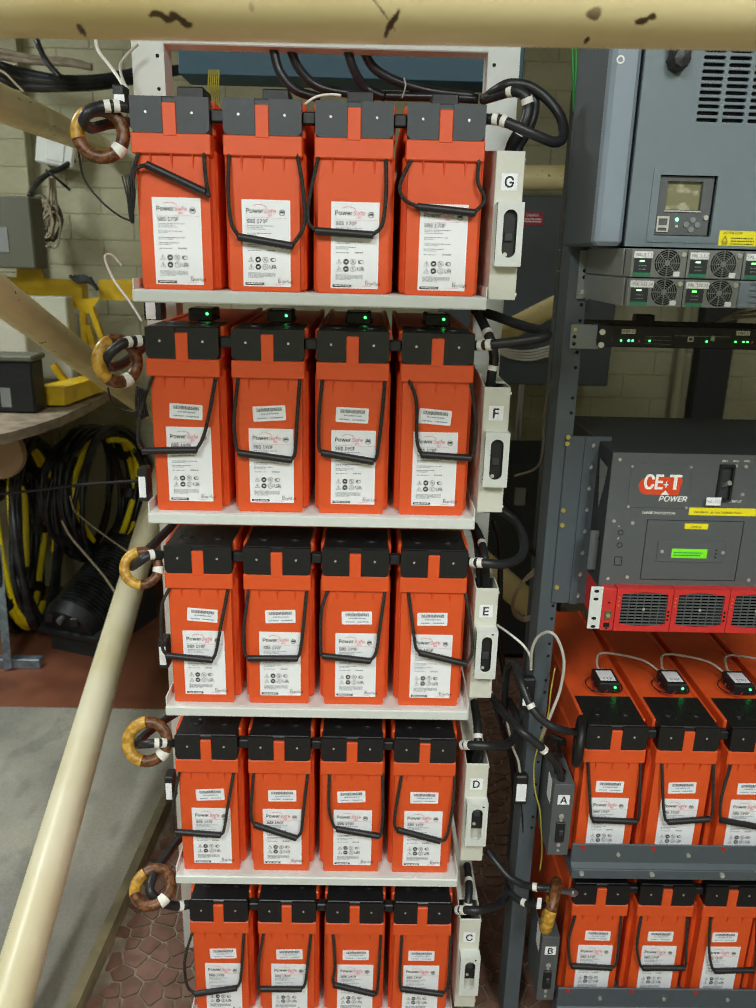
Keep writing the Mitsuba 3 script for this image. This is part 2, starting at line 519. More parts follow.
def battery_shapes(H):
    d = {}
    W = BW
    z1, z2 = H - .083, H - .053          # the collar's lower and upper edge
    front = [(.007, z1 + .002), (.007, .03), (.010, 0)]
    body = hull([(x, y, z) for x in (.005, .118) for y, z in ((.0068, .0), (.0068, z1 + .004), (.06, .0), (.06, z1 + .004))] + [(x, y, -.004) for x in (.007, .116) for y in (.008, .06)])
    body = join(body, cbox(-.0035, .031, -.004, W + .0035, BD, z1 + .01, .004))
    up = cbox(.001, .031, z1, .122, BD, H - .006, .002)
    ridge = [cbox(-.003, .031, z2, .007, BD, H - .002, .002), cbox(.116, .031, z2, .126, BD, H - .002, .002)]
    d['case'] = (join(body, up, *ridge), 'orange', 20)
    d['collar'] = (cbox(0, 0, z1, W, .03, z2, .0015), 'orange', False)
    d['rib'] = [(hull([(x - .001, .0005, z1 + .001), (x + .001, .0005, z1 + .001), (x - .001, .008, z1 + .001), (x + .001, .008, z1 + .001),
                       (x - .0008, .008, z1 - .022), (x + .0008, .008, z1 - .022), (x - .0008, .0065, z1 - .02), (x + .0008, .0065, z1 - .02)]), 'orange', False) for x in (.028, .061, .094)]
    lid = 'lid_grey' if H < .3 else 'lid_black'
    d['lid'] = (cbox(.002, .004, z2 - .001, W - .002, .118, H - .0005, .0025), lid, False)
    for nm, xa_, xb_ in (('a', .001, .050), ('b', .072, W - .001)):
        c = .006
        lo = [(xa_ + c, z2), (xb_, z2), (xb_, H - .0015), (xa_, H - .0015), (xa_, z2 + c)] if nm == 'a' else [(xa_, z2), (xb_ - c, z2), (xb_, z2 + c), (xb_, H - .0015), (xa_, H - .0015)]
        d.setdefault('terminal_cover', []).append((plate(Polygon(lo), .006, .0055), lid, False))
        xm = xa_ + .024
        d.setdefault('screw', []).append((disc((xm, .0006, z2 + .029), (0, -1, 0), .0021, .0008, 8), 'screw', False))
    d['tab'] = (cbox(.0505, -.001, z2 - .004, .0715, .012, H - .010, .001), 'orange', False)
    d['tab'] = (join(d['tab'][0]), 'orange', False)
    d['vent_cap'] = [(lathe([(0, .002), (.009, .002), (.0095, .0012), (.011, .0022), (.0125, .0018), (.013, 0), (0, 0)], (x, .05, H - .0008), (0, 0, 1), 20), lid, 40) for x in (.033, .090)]
    out = {}
    for k, v in d.items():
        out[k] = [shared(*e) for e in (v if isinstance(v, list) else [v])]
    return out


BAT = {.283: battery_shapes(.283), .316: battery_shapes(.316)}
ROPE_R, GRIP_R = .0031, .0062

# per battery: left rope's path, right rope's path (photo), grip ends; the sticker's tilt
HANDLES = {
    'G': [([(139, 152), (132, 175), (131, 186), (136, 169), (147, 165)], [(204, 152), (205, 170), (207, 186), (209, 196), (205, 192)]),
          ([(229, 152), (228, 190), (231, 222), (239, 237)], [(297, 152), (303, 190), (304, 225), (292, 246)]),
          ([(319, 155), (310, 195), (308, 220), (316, 231)], [(386, 157), (386, 195), (382, 225), (372, 235)]),
          ([(411, 160), (400, 185), (404, 199), (418, 207)], [(479, 158), (478, 182), (485, 200), (474, 213)])],
    'F': [([(153, 375), (141, 410), (138, 440), (143, 451)], [(216, 376), (209, 415), (203, 438), (196, 450)]),
          ([(238, 377), (234, 420), (236, 446), (239, 453)], [(300, 378), (297, 420), (295, 452), (291, 460)]),
          ([(322.5, 378), (319, 416), (319, 447), (322.5, 453)], [(385, 379), (382, 416), (377, 455), (372.8, 461.6)]),
          ([(408.5, 378), (416.4, 402), (417, 440), (421.7, 455)], [(470.6, 380), (476, 421), (474, 450), (470.6, 458)])],
    'E': [([(169.7, 588), (161.7, 607), (162, 645), (167, 655.7)], [(228, 590), (221, 626), (216, 652), (212, 660)]),
          ([(248.5, 588), (243.8, 630), (244.5, 652), (248.5, 658.4)], [(306.7, 590), (303, 630), (300, 652), (297, 658.4)]),
          ([(328, 590), (321.5, 612), (321, 650), (323, 656)], [(385, 591), (380, 626), (376, 652), (370, 661)]),
          ([(408, 590), (414, 636), (416, 648), (420, 653)], [(465, 591), (471, 626), (472, 652), (466, 664)])],
    'D': [([(179.5, 771), (173, 806), (173, 828), (176, 832)], [(233.7, 773), (228, 806), (224, 830), (220, 835)]),
          ([(253.6, 772), (251, 806), (252, 820), (255, 825)], [(307.8, 773), (303, 815), (301, 832), (296, 838)]),
          ([(329.5, 772), (329, 808), (333, 824), (337, 829)], [(382.5, 773), (383, 810), (381, 834), (378.5, 836)]),
          ([(402, 773), (395, 815), (395, 827), (398, 830)], [(455, 774), (453, 804), (447, 836), (439.5, 841)])],
    'C': [([(192.8, 931), (184.8, 960), (187, 985), (195.4, 994)], [(244, 932), (241.7, 966), (240, 982), (236, 988)]),
          ([(264, 932), (259, 960), (258, 984), (261, 989)], [(311, 933), (307, 970), (305, 984), (301, 989)]),
          ([(333, 933), (335, 965), (333, 980), (334.5, 985)], [(381, 933), (379, 970), (377, 992), (374, 994)]),
          ([(402, 934), (400, 970), (400, 985), (401.5, 989)], [(451, 934), (449, 972), (447, 988), (442, 994)])],
    'A': [([(588, 761), (590, 800), (591, 816), (593, 820)], [(640.7, 762), (640, 795), (639, 817), (636, 821.5)]),
          ([(661.8, 762), (663, 800), (665, 818), (668.4, 822)], [(713.4, 763), (713, 800), (712, 815), (709, 819)]),
          ([(731, 763), (722, 795), (720, 812), (721, 820)], [(786, 765), (782, 800), (778, 822), (770, 829)])],
    'B': [([(574.7, 918), (568.6, 940), (570, 962), (572, 966)], [(621, 919), (618, 950), (616, 964), (611, 968)]),
          ([(641, 918), (637, 945), (640, 964), (643, 968)], [(687, 920), (686, 955), (686, 964), (684, 968)]),
          ([(710, 921), (709, 948), (712, 967), (715, 971)], [(756, 922), (756, 950), (755, 966), (753, 970)])],
}
for _k in 'AB':
    HANDLES[_k].append([[(px + (73 if _k == 'A' else 67), py + 1) for px, py in P] for P in HANDLES[_k][2]])
TILT = {'F': (-3, 4, -2, -4), 'E': (-4, 2, 1, 1), 'D': (3, 1, 3, 0), 'C': (2, 2, 1, 0), 'A': (-1, 2, 1, 0), 'B': (-1, 0, 1, 0)}
SHORT = {'G': 'the top shelf', 'A': 'the right rack beside box A', 'B': 'the right rack beside box B', **{k: f'the shelf beside box {k}' for k in 'FEDC'}}
ORD = ['first', 'second', 'third', 'fourth']
ROWNAME = {'G': 'the top shelf beside switch box G', 'F': 'the shelf beside switch box F', 'E': 'the shelf beside switch box E', 'D': 'the shelf beside switch box D',
           'C': 'the lowest shelf beside switch box C', 'A': 'the right rack beside switch box A', 'B': 'the right rack beside switch box B'}


def battery(row, i, x, y, z, H):
    L, Rr = HANDLES[row][i]
    g0, g1 = L[-1], Rr[-1]
    slope = g1[1] - g0[1]
    how = 'grip level' if abs(slope) < 4 else 'grip tilted down right' if slope > 0 else 'grip tilted up right'
    if row == 'G' and i == 0:
        how = 'grip flipped up'
    t = thing('battery', f'orange battery, {ORD[i]} from left on {SHORT[row]}, {how}', 'battery', 'orange rack batteries')
    for nm, ds in BAT[H].items():
        for d in ds:
            part(t, nm, placed(d, x, y, z), None)
    lab = L170 if H < .3 else L190
    lz = z + (.004 if H < .3 else .0135)
    fl = part(t, 'front_label', placed(lab[0], x + .026, y + .0067, lz), None, label='white front label')
    part(fl, 'lettering', placed(lab[1], x + .026, y + .0067, lz), None)
    part(fl, 'small_print', placed(lab[2], x + .026, y + .0067, lz), None)
    part(fl, 'red_lettering', placed(lab[3], x + .026, y + .0067, lz), None)
    part(fl, 'white_lettering', placed(lab[4], x + .026, y + .0067, lz), None)
    if row != 'G':
        ang = TILT[row][i]
        rot = trimesh.transformations.rotation_matrix(math.radians(-ang), [0, 1, 0], [.028, 0, .013])
        c = np.array([x + .0355 + RNG.uniform(-.003, .003), y + .0067, z + .160 + (.005 if row in 'ED' else 0)])
        ms = [m.copy() for m in ST_M]
        for m in ms:
            m.apply_transform(rot); m.apply_translation(c)
        st = part(t, 'barcode_sticker', ms[0], 'label_white', label='small white barcode sticker')
        part(st, 'barcode', ms[1], 'ink'); part(st, 'lettering', ms[2], 'blue_ink')
    yh = y - .006
    h = None
    for P in (L, Rr):
        n = len(P)
        ys = [y + .004] + [yh - .001] * (n - 1)
        pts = [at(a, b, yy) for (a, b), yy in zip(P, ys)]
        pts[0][2] = max(pts[0][2], z + H - .086); pts[0][1] = y + .0035
        part(t, 'rope', tube(pts, ROPE_R, 7, n=6), 'rope', True)
    a, b = at(*g0, yh - .001), at(*g1, yh - .001)
    u = (b - a) / np.linalg.norm(b - a)
    part(t, 'grip', tube([a - u * .002, a - u * .001, b + u * .001, b + u * .002], [GRIP_R * .8, GRIP_R, GRIP_R, GRIP_R * .8], 14, smooth=False), 'black_plastic', 40)
    return t


def monitor(row, i, x, y, z, wire=True, hh=.022):
    """The small black sensing box on a battery."""
    t = thing('battery_monitor', f'black monitor box with green light on {ORD[i]} battery of {SHORT[row]}', 'monitor', 'monitor boxes on the batteries')
    part(t, 'housing', join(cbox(x, y, z, x + .045, y + .065, z + hh, .002), cbox(x - .003, y + .02, z + .001, x + .048, y + .05, z + .008, .001)), 'black_plastic')
    s = part(t, 'label', box(x + .006, y + .012, z + hh, x + .039, y + .055, z + hh + .0004), 'label_white', label='white label')
    if row == 'A':
        m = meshkit.text_mesh('12V', .008, .0003); m.apply_translation((x + .012, y + .018, z + .0224))
        part(s, 'lettering', m, 'ink')
    part(t, 'led', disc((x + .034, y, z + .013), (0, -1, 0), .0024, .0012, 8), 'led', emit=(.15, 4.0, .5))
    if wire:
        part(t, 'lead', tube([(x + .002, y - .002, z + .006), (x - .012, y + .004, z + .003), (x - .02, y + .03, z + .003), (x - .01, y + .052, z + .004), (x - .002, y + .05, z + .01)], .0013, 6), 'rubber', True, label='black lead')
        part(t, 'lead', tube([(x + .018, y - .001, z + .006), (x + .006, y - .010, z + .003), (x - .008, y + .004, z + .002), (x - .006, y + .03, z + .003), (x - .001, y + .035, z + .008)], .0013, 6), 'wire_red', True, label='red lead')
        part(t, 'lead', tube([(x + .03, y - .001, z + .006), (x + .046, y + .0, z + .003), (x + .056, y + .025, z + .003), (x + .046, y + .045, z + .01)], .0013, 6), 'rubber', True, label='black lead')
    return t


rack = thing('battery_rack', 'white steel battery rack with five shelves in the middle of the picture', 'rack')
YU = .30
zt0, zt1 = at(300, 47.5, YU)[2], at(300, 34, YU)[2] + .02
for xs in ((-.071, -.012), (.583, .642)):
    c = [cbox(xs[0], YU, 0, xs[1], YU + .003, zt1, .0008), box(xs[0], YU, 0, xs[0] + .003, YU + .06, zt1), box(xs[1] - .003, YU, 0, xs[1], YU + .06, zt1)]
    u = part(rack, 'upright', join(c), 'white_steel')
    xh = xs[1] - .012 if xs[0] < 0 else xs[0] + .012
    for k in range(34):
        zz = .25 + k * .055
        if zz > 2.0 or .3 < (zz % .35) < .33:
            part(u, 'bolt_hole', disc((xh, YU - .0004, zz), (0, -1, 0), .0035, .0004, 8), 'dark_hole')
part(rack, 'top_beam', cbox(-.071, YU, zt0, .642, YU + .05, zt1, .002), 'white_steel')
yb = .62
b0, b1 = at(178, 57, yb), at(500, 83, yb)
part(rack, 'rear_beam', cbox(b0[0], yb, b1[2], b1[0] + .05, yb + .12, b0[2] + .075, .002), 'blue_steel', label='blue rear beam')
for r, (z, xo, H) in ROWS.items():
    xl, xr = xo - .010, xo + .5655
    s = part(rack, 'shelf', join(box(xl, -.004, z - .009, xr, .57, z - .0045), box(xl, -.004, z - .004, xl + .002, .57, z + .012), box(xr - .002, -.004, z - .004, xr, .57, z + .012),
                                 box(xl, .5, z - .04, xr, .57, z - .006), box(xl - .05, YU - .004, z - .03, xl, YU - .001, z - .004)), 'white_steel')
    part(s, 'rear_stop', box(xl, .556, z, xr, .562, z + H - .075), 'rack_dark')
    part(s, 'front_lip', cbox(xl, -.011, z - .0245, xr, -.003, z - .005, .002), 'white_steel')
    for i in range(4):
        x = xo + i * PITCH_B
        battery(r, i, x, 0.0, z, H)
        if i < 3:
            t = thing('battery_link', f'black link between the {ORD[i]} and {ORD[i + 1]} batteries of {SHORT[r]}', 'connector', 'links between batteries')
            put(t, cbox(x + BW - .001, .012, z + H - .034, x + PITCH_B + .001, .03, z + H - .016, .002), 'black_plastic')
        if r in 'GF':
            monitor(r, i, x + .046, .130, z + H - .001, False, .036 if r == 'G' else .022)

# ------------------------------------------------------------------ switch boxes of the left rack
BOXES = {'G': ((496.8, 151), (525.5, 151), 300), 'F': ((484.5, 386.4), (510.8, 387.7), 512), 'E': ((472.6, 588), (498.8, 588), 697.5), 'D': ((466.3, 763.4), (489, 763.4), 860), 'C': ((460, 918.6), (481, 918.6), 1006)}


def stadium(x0, z0, x1, z1):
    r = (x1 - x0) / 2
    from shapely.geometry import LineString
    return LineString([((x0 + x1) / 2, z0 + r), ((x0 + x1) / 2, z1 - r)]).buffer(r, quad_segs=8)


for n, (tl, tr, yb_) in BOXES.items():
    YB = .012
    a, b = at(*tl, YB), at(*tr, YB)
    x0, x1, z1 = max(a[0], ROWS[n][1] + .5675), b[0], (a[2] + b[2]) / 2
    x1 = max(x1, x0 + .038)
    z0 = at((tl[0] + tr[0]) / 2 - 4, yb_, YB)[2]
    t = thing('switch_box', f'pale steel switch box lettered {n} beside the battery shelf', 'switch box')
    body = join(box(x0, YB, z0, x1, YU - .001, z0 + .002), box(x0, YB, z0, x0 + .0018, YU - .001, z1), box(x1 - .0018, YB, z0, x1, YU - .001, z1), box(x0, YB + .055, z1 - .002, x1, YU - .001, z1))
    bd_ = part(t, 'body', join(body, cbox(x0, YB - .002, z0, x1, YB + .001, z1, .0008)), 'beige_steel')
    part(bd_, 'flange', hull([(x0, YB, z1), (x0 + .0015, YB, z1), (x0, YU - .01, z1 + .03), (x0 + .0015, YU - .01, z1 + .03), (x0, YU - .01, z1 - .01), (x0 + .0015, YU - .01, z1 - .01), (x0, YB, z1 - .004), (x0 + .0015, YB, z1 - .004)]), 'beige_steel')
    # the guard with its slot, lower half
    h = z1 - z0
    ga, gb = z0 + h * .235, z0 + h * .665
    gx0, gx1 = x0 + .004, x1 + .001
    sl = stadium(gx0 + .010, ga + h * .06, gx1 - .010, gb - h * .05)
    g = [plate(sbox(gx0, ga, gx1, gb).difference(sl), YB - .022, .0022), box(gx0, YB - .022, ga, gx1, YB - .002, ga + .002), box(gx0, YB - .022, gb - .002, gx1, YB - .002, gb),
         box(gx1 - .002, YB - .022, ga, gx1, YB - .002, gb)]
    part(t, 'guard', join(g), 'white_steel', label='white guard with an oblong slot')
    low = n in 'DC'
    bz = ga + h * (.15 if low else .03)
    br = part(t, 'breaker', cbox(gx0 + .002, YB - .014, bz, gx1 - .006, YB - .002, gb - h * .04, .001), 'black_plastic', label='black breaker')
    part(br, 'toggle', cbox((gx0 + gx1) / 2 - .007, YB - .0195, bz + h * .14, (gx0 + gx1) / 2 + .006, YB - .013, bz + h * .20, .001), 'rack_dark')
    part(br, 'screw', disc(((gx0 + gx1) / 2 - .004, YB - .014, bz + h * .05), (0, -1, 0), .0035, .001, 10), 'screw')
    cx, lz = (x0 + x1) / 2, z0 + h * .80
    st = part(t, 'letter_sticker', box(cx - .0125, YB - .0026, lz - .0125, cx + .0125, YB - .002, lz + .0125), 'label_white', label=f'white sticker lettered {n}')
    part(st, 'letter', text(n, .016, cx, lz - .008, YB - .0026, center=True, bold=True), 'ink')
    for zz in (z1 - .012, z0 + .008):
        part(t, 'screw', disc((x1, YB + .008, zz), (1, 0, 0), .003, .003, 8), 'screw')
    if n in 'EDC':
        part(t, 'print_mark', flatbox(gx1 - .012, gb - .008, gx1 - .008, gb - .005, YB - .0242), 'ink')

exec_later = []

# ------------------------------------------------------------------ toroids and their cables
def arc_tube(c, nrm, R, r, a0, a1, ridges=0, sides=12, squash=1.0, up=(0, 0, 1)):
    nrm = np.array(nrm, float); nrm /= np.linalg.norm(nrm)
    u = np.cross(up, nrm); u /= np.linalg.norm(u); v = np.cross(nrm, u)
    n = 90
    A = np.linspace(math.radians(a0), math.radians(a1), n)
    full = abs(a1 - a0) >= 359.9
    if full:
        A = A[:-1]
    P = [c + R * (math.cos(a) * u + math.sin(a) * v) for a in A]
    rr = np.array([r * (1 - (.06 * (k % 2) if ridges else 0)) for k in range(len(A))])
    return tube(P, rr, sides, smooth=False, closed=full)


# row, centre in the photo, outer radius in px, way the ring's axis points, yellow arc, tie angle
TOR = [('G', (100.5, 133.5), 29, (.12, -1, .1), (125, 195), -40, .008), ('F', (118, 361), 27, (.75, -.75, .1), (110, 230), -70, -.005), ('E', (141.5, 568), 21.5, (.25, -1, .45), (100, 265), -10, 0.0),
       ('D', (147.5, 741.5), 25, (.1, -1, .45), (95, 255), -40, 0.0), ('C', (153, 887), 23.5, (-.1, -.50, 1.0), (140, 215), -35, -.01)]
for n, c, rad, nr, ya, tie, dy in TOR:
    Yt = .01 + dy
    C0 = at(*c, Yt)
    depth = np.dot(C0 - CAM, _f)
    Ro = rad * depth / F_PX
    r = Ro * .235
    Rm = Ro - r
    t = thing('toroid_coil', f'brown ring coil partly taped yellow, on the cable left of {SHORT[n]}', 'coil')
    part(t, 'winding', arc_tube(C0, nr, Rm, r, ya[1], ya[0] + 360, 1), 'copper_brown', True)
    part(t, 'tape', arc_tube(C0, nr, Rm, r * 1.06, ya[0], ya[1], 1), 'tape_yellow', True, label='yellow tape winding')
    part(t, 'tie', arc_tube(C0, nr, Rm, r * 1.12, tie - 11, tie + 11, 0), 'tie_white', True, label='white tie')


def cable(name, label, cat, pts, r, m='cable', bands=(), group=None, sides=10, collar=None):
    """pts: (px, py, Y) in the photograph; bands: fractions along it where a white band sits."""
    P = spline([at(*p) for p in pts], 10)
    t = thing(name, label, cat, group)
    if bands:
        part(t, 'sheath', tube(P, r, sides, smooth=False), m, True)
    else:
        put(t, tube(P, r, sides, smooth=False), m, True)
    for f in bands:
        k = int(f * (len(P) - 1)); k = min(max(k, 1), len(P) - 2)
        d = P[k + 1] - P[k - 1]; d /= np.linalg.norm(d)
        part(t, 'band', rod(P[k] - d * .0045, P[k] + d * .0045, r * 1.1, 12), 'tie_white', 40, label='white band')
    return t


# cables at the left ends of the shelves
cable('power_cable', 'thick black cable from the top shelf through its ring coil', 'cable', [(131, 108, .02), (118, 106, .01), (100, 107, .0), (87, 113, -.012), (84, 122, -.004), (92, 128, .03), (108, 124, .06), (128, 122, .1)], .0085, bands=(.16, .24))
cable('power_cable', 'thick black cable from the shelf beside box F through its ring coil', 'cable', [(147, 341, .02), (136, 341, .01), (122, 344, -.012), (108, 356, -.02), (108, 366, .02), (122, 364, .06), (140, 350, .12), (165, 330, .2)], .0085, bands=(.12, .24))
cable('power_cable', 'black cable from the shelf beside box E through its ring coil', 'cable', [(162, 555, .02), (150, 555, .005), (140, 561, 0), (132, 566, .03), (150, 548, .09), (168, 530, .16), (185, 515, .22)], .0085, bands=(.16,))
cable('power_cable', 'black cable from the shelf beside box D through its ring coil', 'cable', [(176, 743, .02), (160, 743, .0), (145, 744, .0), (137, 744, .03), (142, 738, .08), (162, 722, .14), (190, 705, .22)], .0085, bands=(.14, .2))
cable('power_cable', 'black cable from the lowest shelf curling up through its ring coil', 'cable', [(191, 904, .02), (176, 906, .005), (160, 901, -.01), (150, 890, -.01), (155, 872, .03), (167, 855, .1), (182, 835, .2)], .0095, bands=(.12,))
# the thin lead hung from the top coil, with a bundle beside the first battery
cable('thin_lead', 'thin black lead drooping from the top ring coil to the bundle', 'cable', [(78, 150, 0.02), (84, 178, .03), (100, 200, .03), (118, 215, .02), (131, 221, .004)], .0016, 'rubber')
t = thing('lead_bundle', 'tied bundle of thin black lead hanging beside the first top battery', 'cable')
for k in range(5):
    a = at(122 + k * 3, 176 - k, -.004 - .002 * k); b = at(131 + k * .7, 222 + (k % 2), -.006); c = at(135 - k, 196, -.008)
    part(t, 'strand', tube([a, at(127 + k * 1.5, 196, -.007 - .0015 * k), b, c, at(133 - k * 1.2, 176, -.006)], .0013, 6), 'rubber', True)
cable('thin_lead', 'thin black lead drooping from the ring coil beside box F', 'cable', [(108, 388, .0), (112, 402, .02), (124, 410, .03), (136, 412, .02)], .0016, 'rubber')
t = thing('lead_bundle', 'bundle of black lead beside the first battery of box F shelf', 'cable')
for k in range(5):
    part(t, 'strand', tube([at(137 + k * 2, 386 + k, -.002 * k), at(136 + k * 2.4, 405, -.006), at(140 + k * 2, 420 - k, -.004), at(146 - k, 396, .0)], .0019, 6), 'rubber', True)
for row, c0 in (('F', (146, 484)), ('E', (166, 652)), ('D', (172, 787))):
    p = at(*c0, .03)
    t = thing('wire_box', f'small black wire box with a white tag, left of {SHORT[row]}', 'connector', None)
    part(t, 'housing', cbox(p[0] - .012, .02, p[2] - .03, p[0] + .006, .05, p[2] + .03, .002), 'black_plastic')
    part(t, 'tag', box(p[0] - .010, .0194, p[2] - .022, p[0] + .002, .02, p[2] + .016), 'label_white', label='white tag')
p = at(154, 304, .2)
t = thing('wire_box', 'black wire box with white tag under the left end of the top shelf', 'connector')
part(t, 'housing', cbox(p[0] - .02, .2, p[2] - .03, p[0] + .014, .235, p[2] + .03, .002), 'black_plastic')
part(t, 'tag', box(p[0] - .016, .1994, p[2] - .028, p[0] + .002, .2, p[2] + .014), 'label_white', label='white tag')
cable('grey_lead', 'grey lead arching left of the top shelf down to the battery below', 'cable', [(122, 266, .2), (112, 255, .2), (105, 258, .19), (114, 280, .16), (130, 302, .1), (142, 321, .03)], .0026, 'grey_cable')
cable('white_lead', 'white lead rising beside the top left battery behind the front pipe', 'cable', [(95, 32, .25), (98, 50, .25), (110, 66, .24), (120, 80, .2), (127, 93, .1)], .0032, 'tie_white')
cable('grey_lead', 'grey lead beside the white lead at the top left of the rack', 'cable', [(138, 44, .26), (126, 56, .26), (120, 66, .24), (123, 80, .15), (128, 90, .08)], .0024, 'grey_cable')
p = at(121, 97, .02)
t = thing('plug', 'black plug with white tag at the top left battery terminal', 'plug')
part(t, 'housing', cbox(p[0] - .010, .01, p[2] - .012, p[0] + .008, .04, p[2] + .016, .002), 'black_plastic')
part(t, 'tag', box(p[0] - .008, .0092, p[2] - .010, p[0] + .008, .01, p[2] + .002), 'label_white', label='white tag')

# cables in front of the blue beam
for i, P in enumerate([[(273, 48, .33), (280, 72, .33), (296, 90, .33), (320, 98, .33)], [(290, 48, .34), (300, 70, .35), (322, 88, .36), (370, 95, .37), (440, 97, .38), (478, 99, .38)],
                       [(347, 48, .33), (354, 70, .34), (366, 88, .36), (385, 97, .36)], [(362, 48, .35), (374, 68, .36), (396, 81, .37), (430, 91, .38), (474, 96, .38)]]):
    cable('feed_cable', ['thick black cable dropping under the white beam, first from left', 'thick black cable sweeping right below the blue beam, second from left', 'thick black cable dropping under the white beam, third from left',
                         'thick black cable sweeping right under the blue beam, fourth from left'][i], 'cable', P, .0088, 'black_hose', group='feed cables below the beam')
t = thing('yellow_wires', 'bundle of thin yellow wires hanging behind the first two top batteries', 'cable')
for k in range(6):
    part(t, 'wire', tube([at(209 + k * 2, 70, .58), at(208.5 + k * 2, 90, .55), at(210 + k * 2, 108, .5)], .0016, 5), 'wire_yellow', True)
cable('white_lead', 'white lead with red tip lying across the third top battery lid', 'cable', [(305, 104, .14), (316, 97, .135), (330, 94.5, .13), (341, 95.5, .125)], .0022, 'tie_white')
for (a, b) in (((404, 75), (402, 97)),):
    cable('white_lead', 'short grey tie around the cables behind the fourth top battery', 'cable tie', [(404, 78, .33), (405.5, 86, .32), (402, 98, .33)], .0014, 'grey_cable')

# right ends of the shelves
cable('power_cable', 'thick black cable looping out from the top shelf over box G', 'cable', [(486, 119, .02), (500, 120, .01), (515, 126, .0), (535, 135, .0), (554, 142, .01), (563, 137, .03), (561, 118, .05), (548, 100, .06), (530, 87, .06), (510, 84, .06), (495, 91, .08), (484, 100, .14)], .0082, bands=(.07, .12))
cable('power_cable', 'black cable pair bending down into the top of box G, front one', 'cable', [(484, 99, .12), (497, 95, .08), (512, 91, .06), (524, 95, .05), (528, 108, .05), (524, 124, .05), (513, 142, .06), (508, 158, .07)], .0088, bands=(.28, .5, .78))
cable('power_cable', 'black cable pair bending down into the top of box G, rear one', 'cable', [(490, 96, .16), (505, 86, .1), (520, 86, .08), (533, 98, .07), (534, 112, .07), (528, 130, .07), (519, 146, .08), (515, 158, .08)], .0082, bands=(.4,))
cable('power_cable', 'thick black cable bent back at a sharp corner above box F', 'cable', [(473, 345.5, .02), (486, 345, .0), (505, 343, -.01), (535, 339, -.01), (547, 335, .0), (541, 331, .02), (520, 325, .06), (495, 316, .1), (474, 310, .14)], .0085, bands=(.09, .15))
cable('power_cable', 'black cable running down into the top of box F', 'cable', [(478, 314, .12), (484, 325, .08), (491, 342, .05), (494, 358, .05), (492, 372, .05), (490, 390, .06)], .0085, bands=(.75, .3))
cable('power_cable', 'black cable bending right and up beside box E', 'cable', [(468, 562, .02), (484, 563, .0), (505, 564, .01), (521, 556, .05), (524, 540, .1), (516, 522, .14), (500, 510, .16), (485, 508, .18)], .0085, bands=(.07, .12))
cable('power_cable', 'black cable running down into the top of box E', 'cable', [(474, 525, .14), (481, 540, .1), (485, 558, .05), (486, 575, .05), (486, 592, .06)], .0075, bands=(.3,))
cable('power_cable', 'black cable running down behind box E edge to its top', 'cable', [(470, 518, .16), (476, 540, .12), (478, 558, .08), (479, 575, .07), (479, 592, .07)], .0062)
cable('power_cable', 'black cable bending up behind box D', 'cable', [(461, 745, .02), (472, 745, .0), (492, 746, .0), (508, 744, .05), (516, 732, .1), (516, 715, .14), (508, 700, .18)], .0085, bands=(.05, .12))
cable('power_cable', 'black cable running down into the top of box D', 'cable', [(474, 702, .14), (477, 722, .08), (478, 745, .045), (476, 758, .05), (476, 768, .06)], .0085, bands=(.4,))
cable('power_cable', 'black cable bending right and up beside box C', 'cable', [(455, 910, .02), (466, 910, .0), (482, 910, .0), (500, 904, .06), (507, 893, .12), (508, 880, .2)], .0085, bands=(.08, .16))
cable('power_cable', 'black cable running down into the top of box C', 'cable', [(467, 865, .14), (469, 885, .08), (468, 905, .045), (467, 915, .05), (467, 924, .06)], .0085, bands=(.2, .5))

# cables that cross to the right rack
cable('power_cable', 'black cable looping over to the black ring beside box A', 'cable', [(505, 722, .2), (505, 690, .16), (508, 668, .12), (515, 664, .08), (521, 682, .03), (532, 708, .0), (545, 722, -.01), (562, 730, -.01), (585, 733, .03)], .0075, bands=(.62,))
cable('power_cable', 'black cable sloping down into the top of box A', 'cable', [(492, 698, .12), (505, 714, .06), (520, 730, .0), (535, 742, -.01), (547, 753, -.01), (556, 764, .0), (561, 777, .02), (562, 790, .04)], .0078, bands=(.54,))
cable('power_cable', 'black cable sagging from box D to the yellow ring beside box B', 'cable', [(487, 850, .08), (496, 862, .06), (508, 876, .04), (522, 884, .02), (535, 887, .0), (550, 888, .0)], .0075, bands=(.8,))
cable('power_cable', 'black cable crossing low toward the yellow ring beside box B', 'cable', [(497, 903, .08), (508, 893, .06), (516, 898, .04), (528, 904, .02), (545, 905, .0)], .0072, bands=(.68,))
cable('white_lead', 'white lead from behind box E down to the small adapter', 'cable', [(497, 625, .14), (510, 634, .12), (523, 645, .1), (530, 656, .09), (531, 670, .08)], .0026, 'tie_white')
cable('grey_lead', 'grey lead arching over the right rack post down to the cables', 'cable', [(531, 668, .08), (532, 650, .07), (538, 637, .06), (549, 632, .04), (558, 640, .03), (564, 662, .03), (560, 690, .03), (551, 714, .02), (545, 730, .03), (540, 745, .08)], .003, 'grey_cable')
cable('earth_wire', 'thin yellow and green wire hanging down the right rack post', 'cable', [(555, 668, .08), (551, 690, .06), (548, 715, .05), (540, 740, .05), (534, 765, .05), (535, 790, .05), (540, 812, .05), (542, 850, .06), (540, 870, .07)], .0014, 'wire_yellow')
for c0, lb in (((527, 690), 'small black adapter hanging beside the right rack post'), ((520, 786), 'small black adapter with white tag hanging between the racks')):
    p = at(*c0, .09)
    t = thing('adapter', lb, 'adapter')
    part(t, 'housing', join(cbox(p[0] - .012, .08, p[2] - .04, p[0] + .014, .10, p[2] + .03, .003)), 'black_plastic')
    part(t, 'tag', box(p[0] - .009, .0794, p[2] - .03, p[0] + (.012 if c0[1] > 700 else -.001), .08, p[2] + .012), 'label_white', label='white tag')
cable('grey_lead', 'grey lead rising from the lower adapter between the racks', 'cable', [(520, 772, .09), (518, 760, .09), (513, 748, .1), (510, 735, .12), (507, 722, .15)], .0026, 'grey_cable')
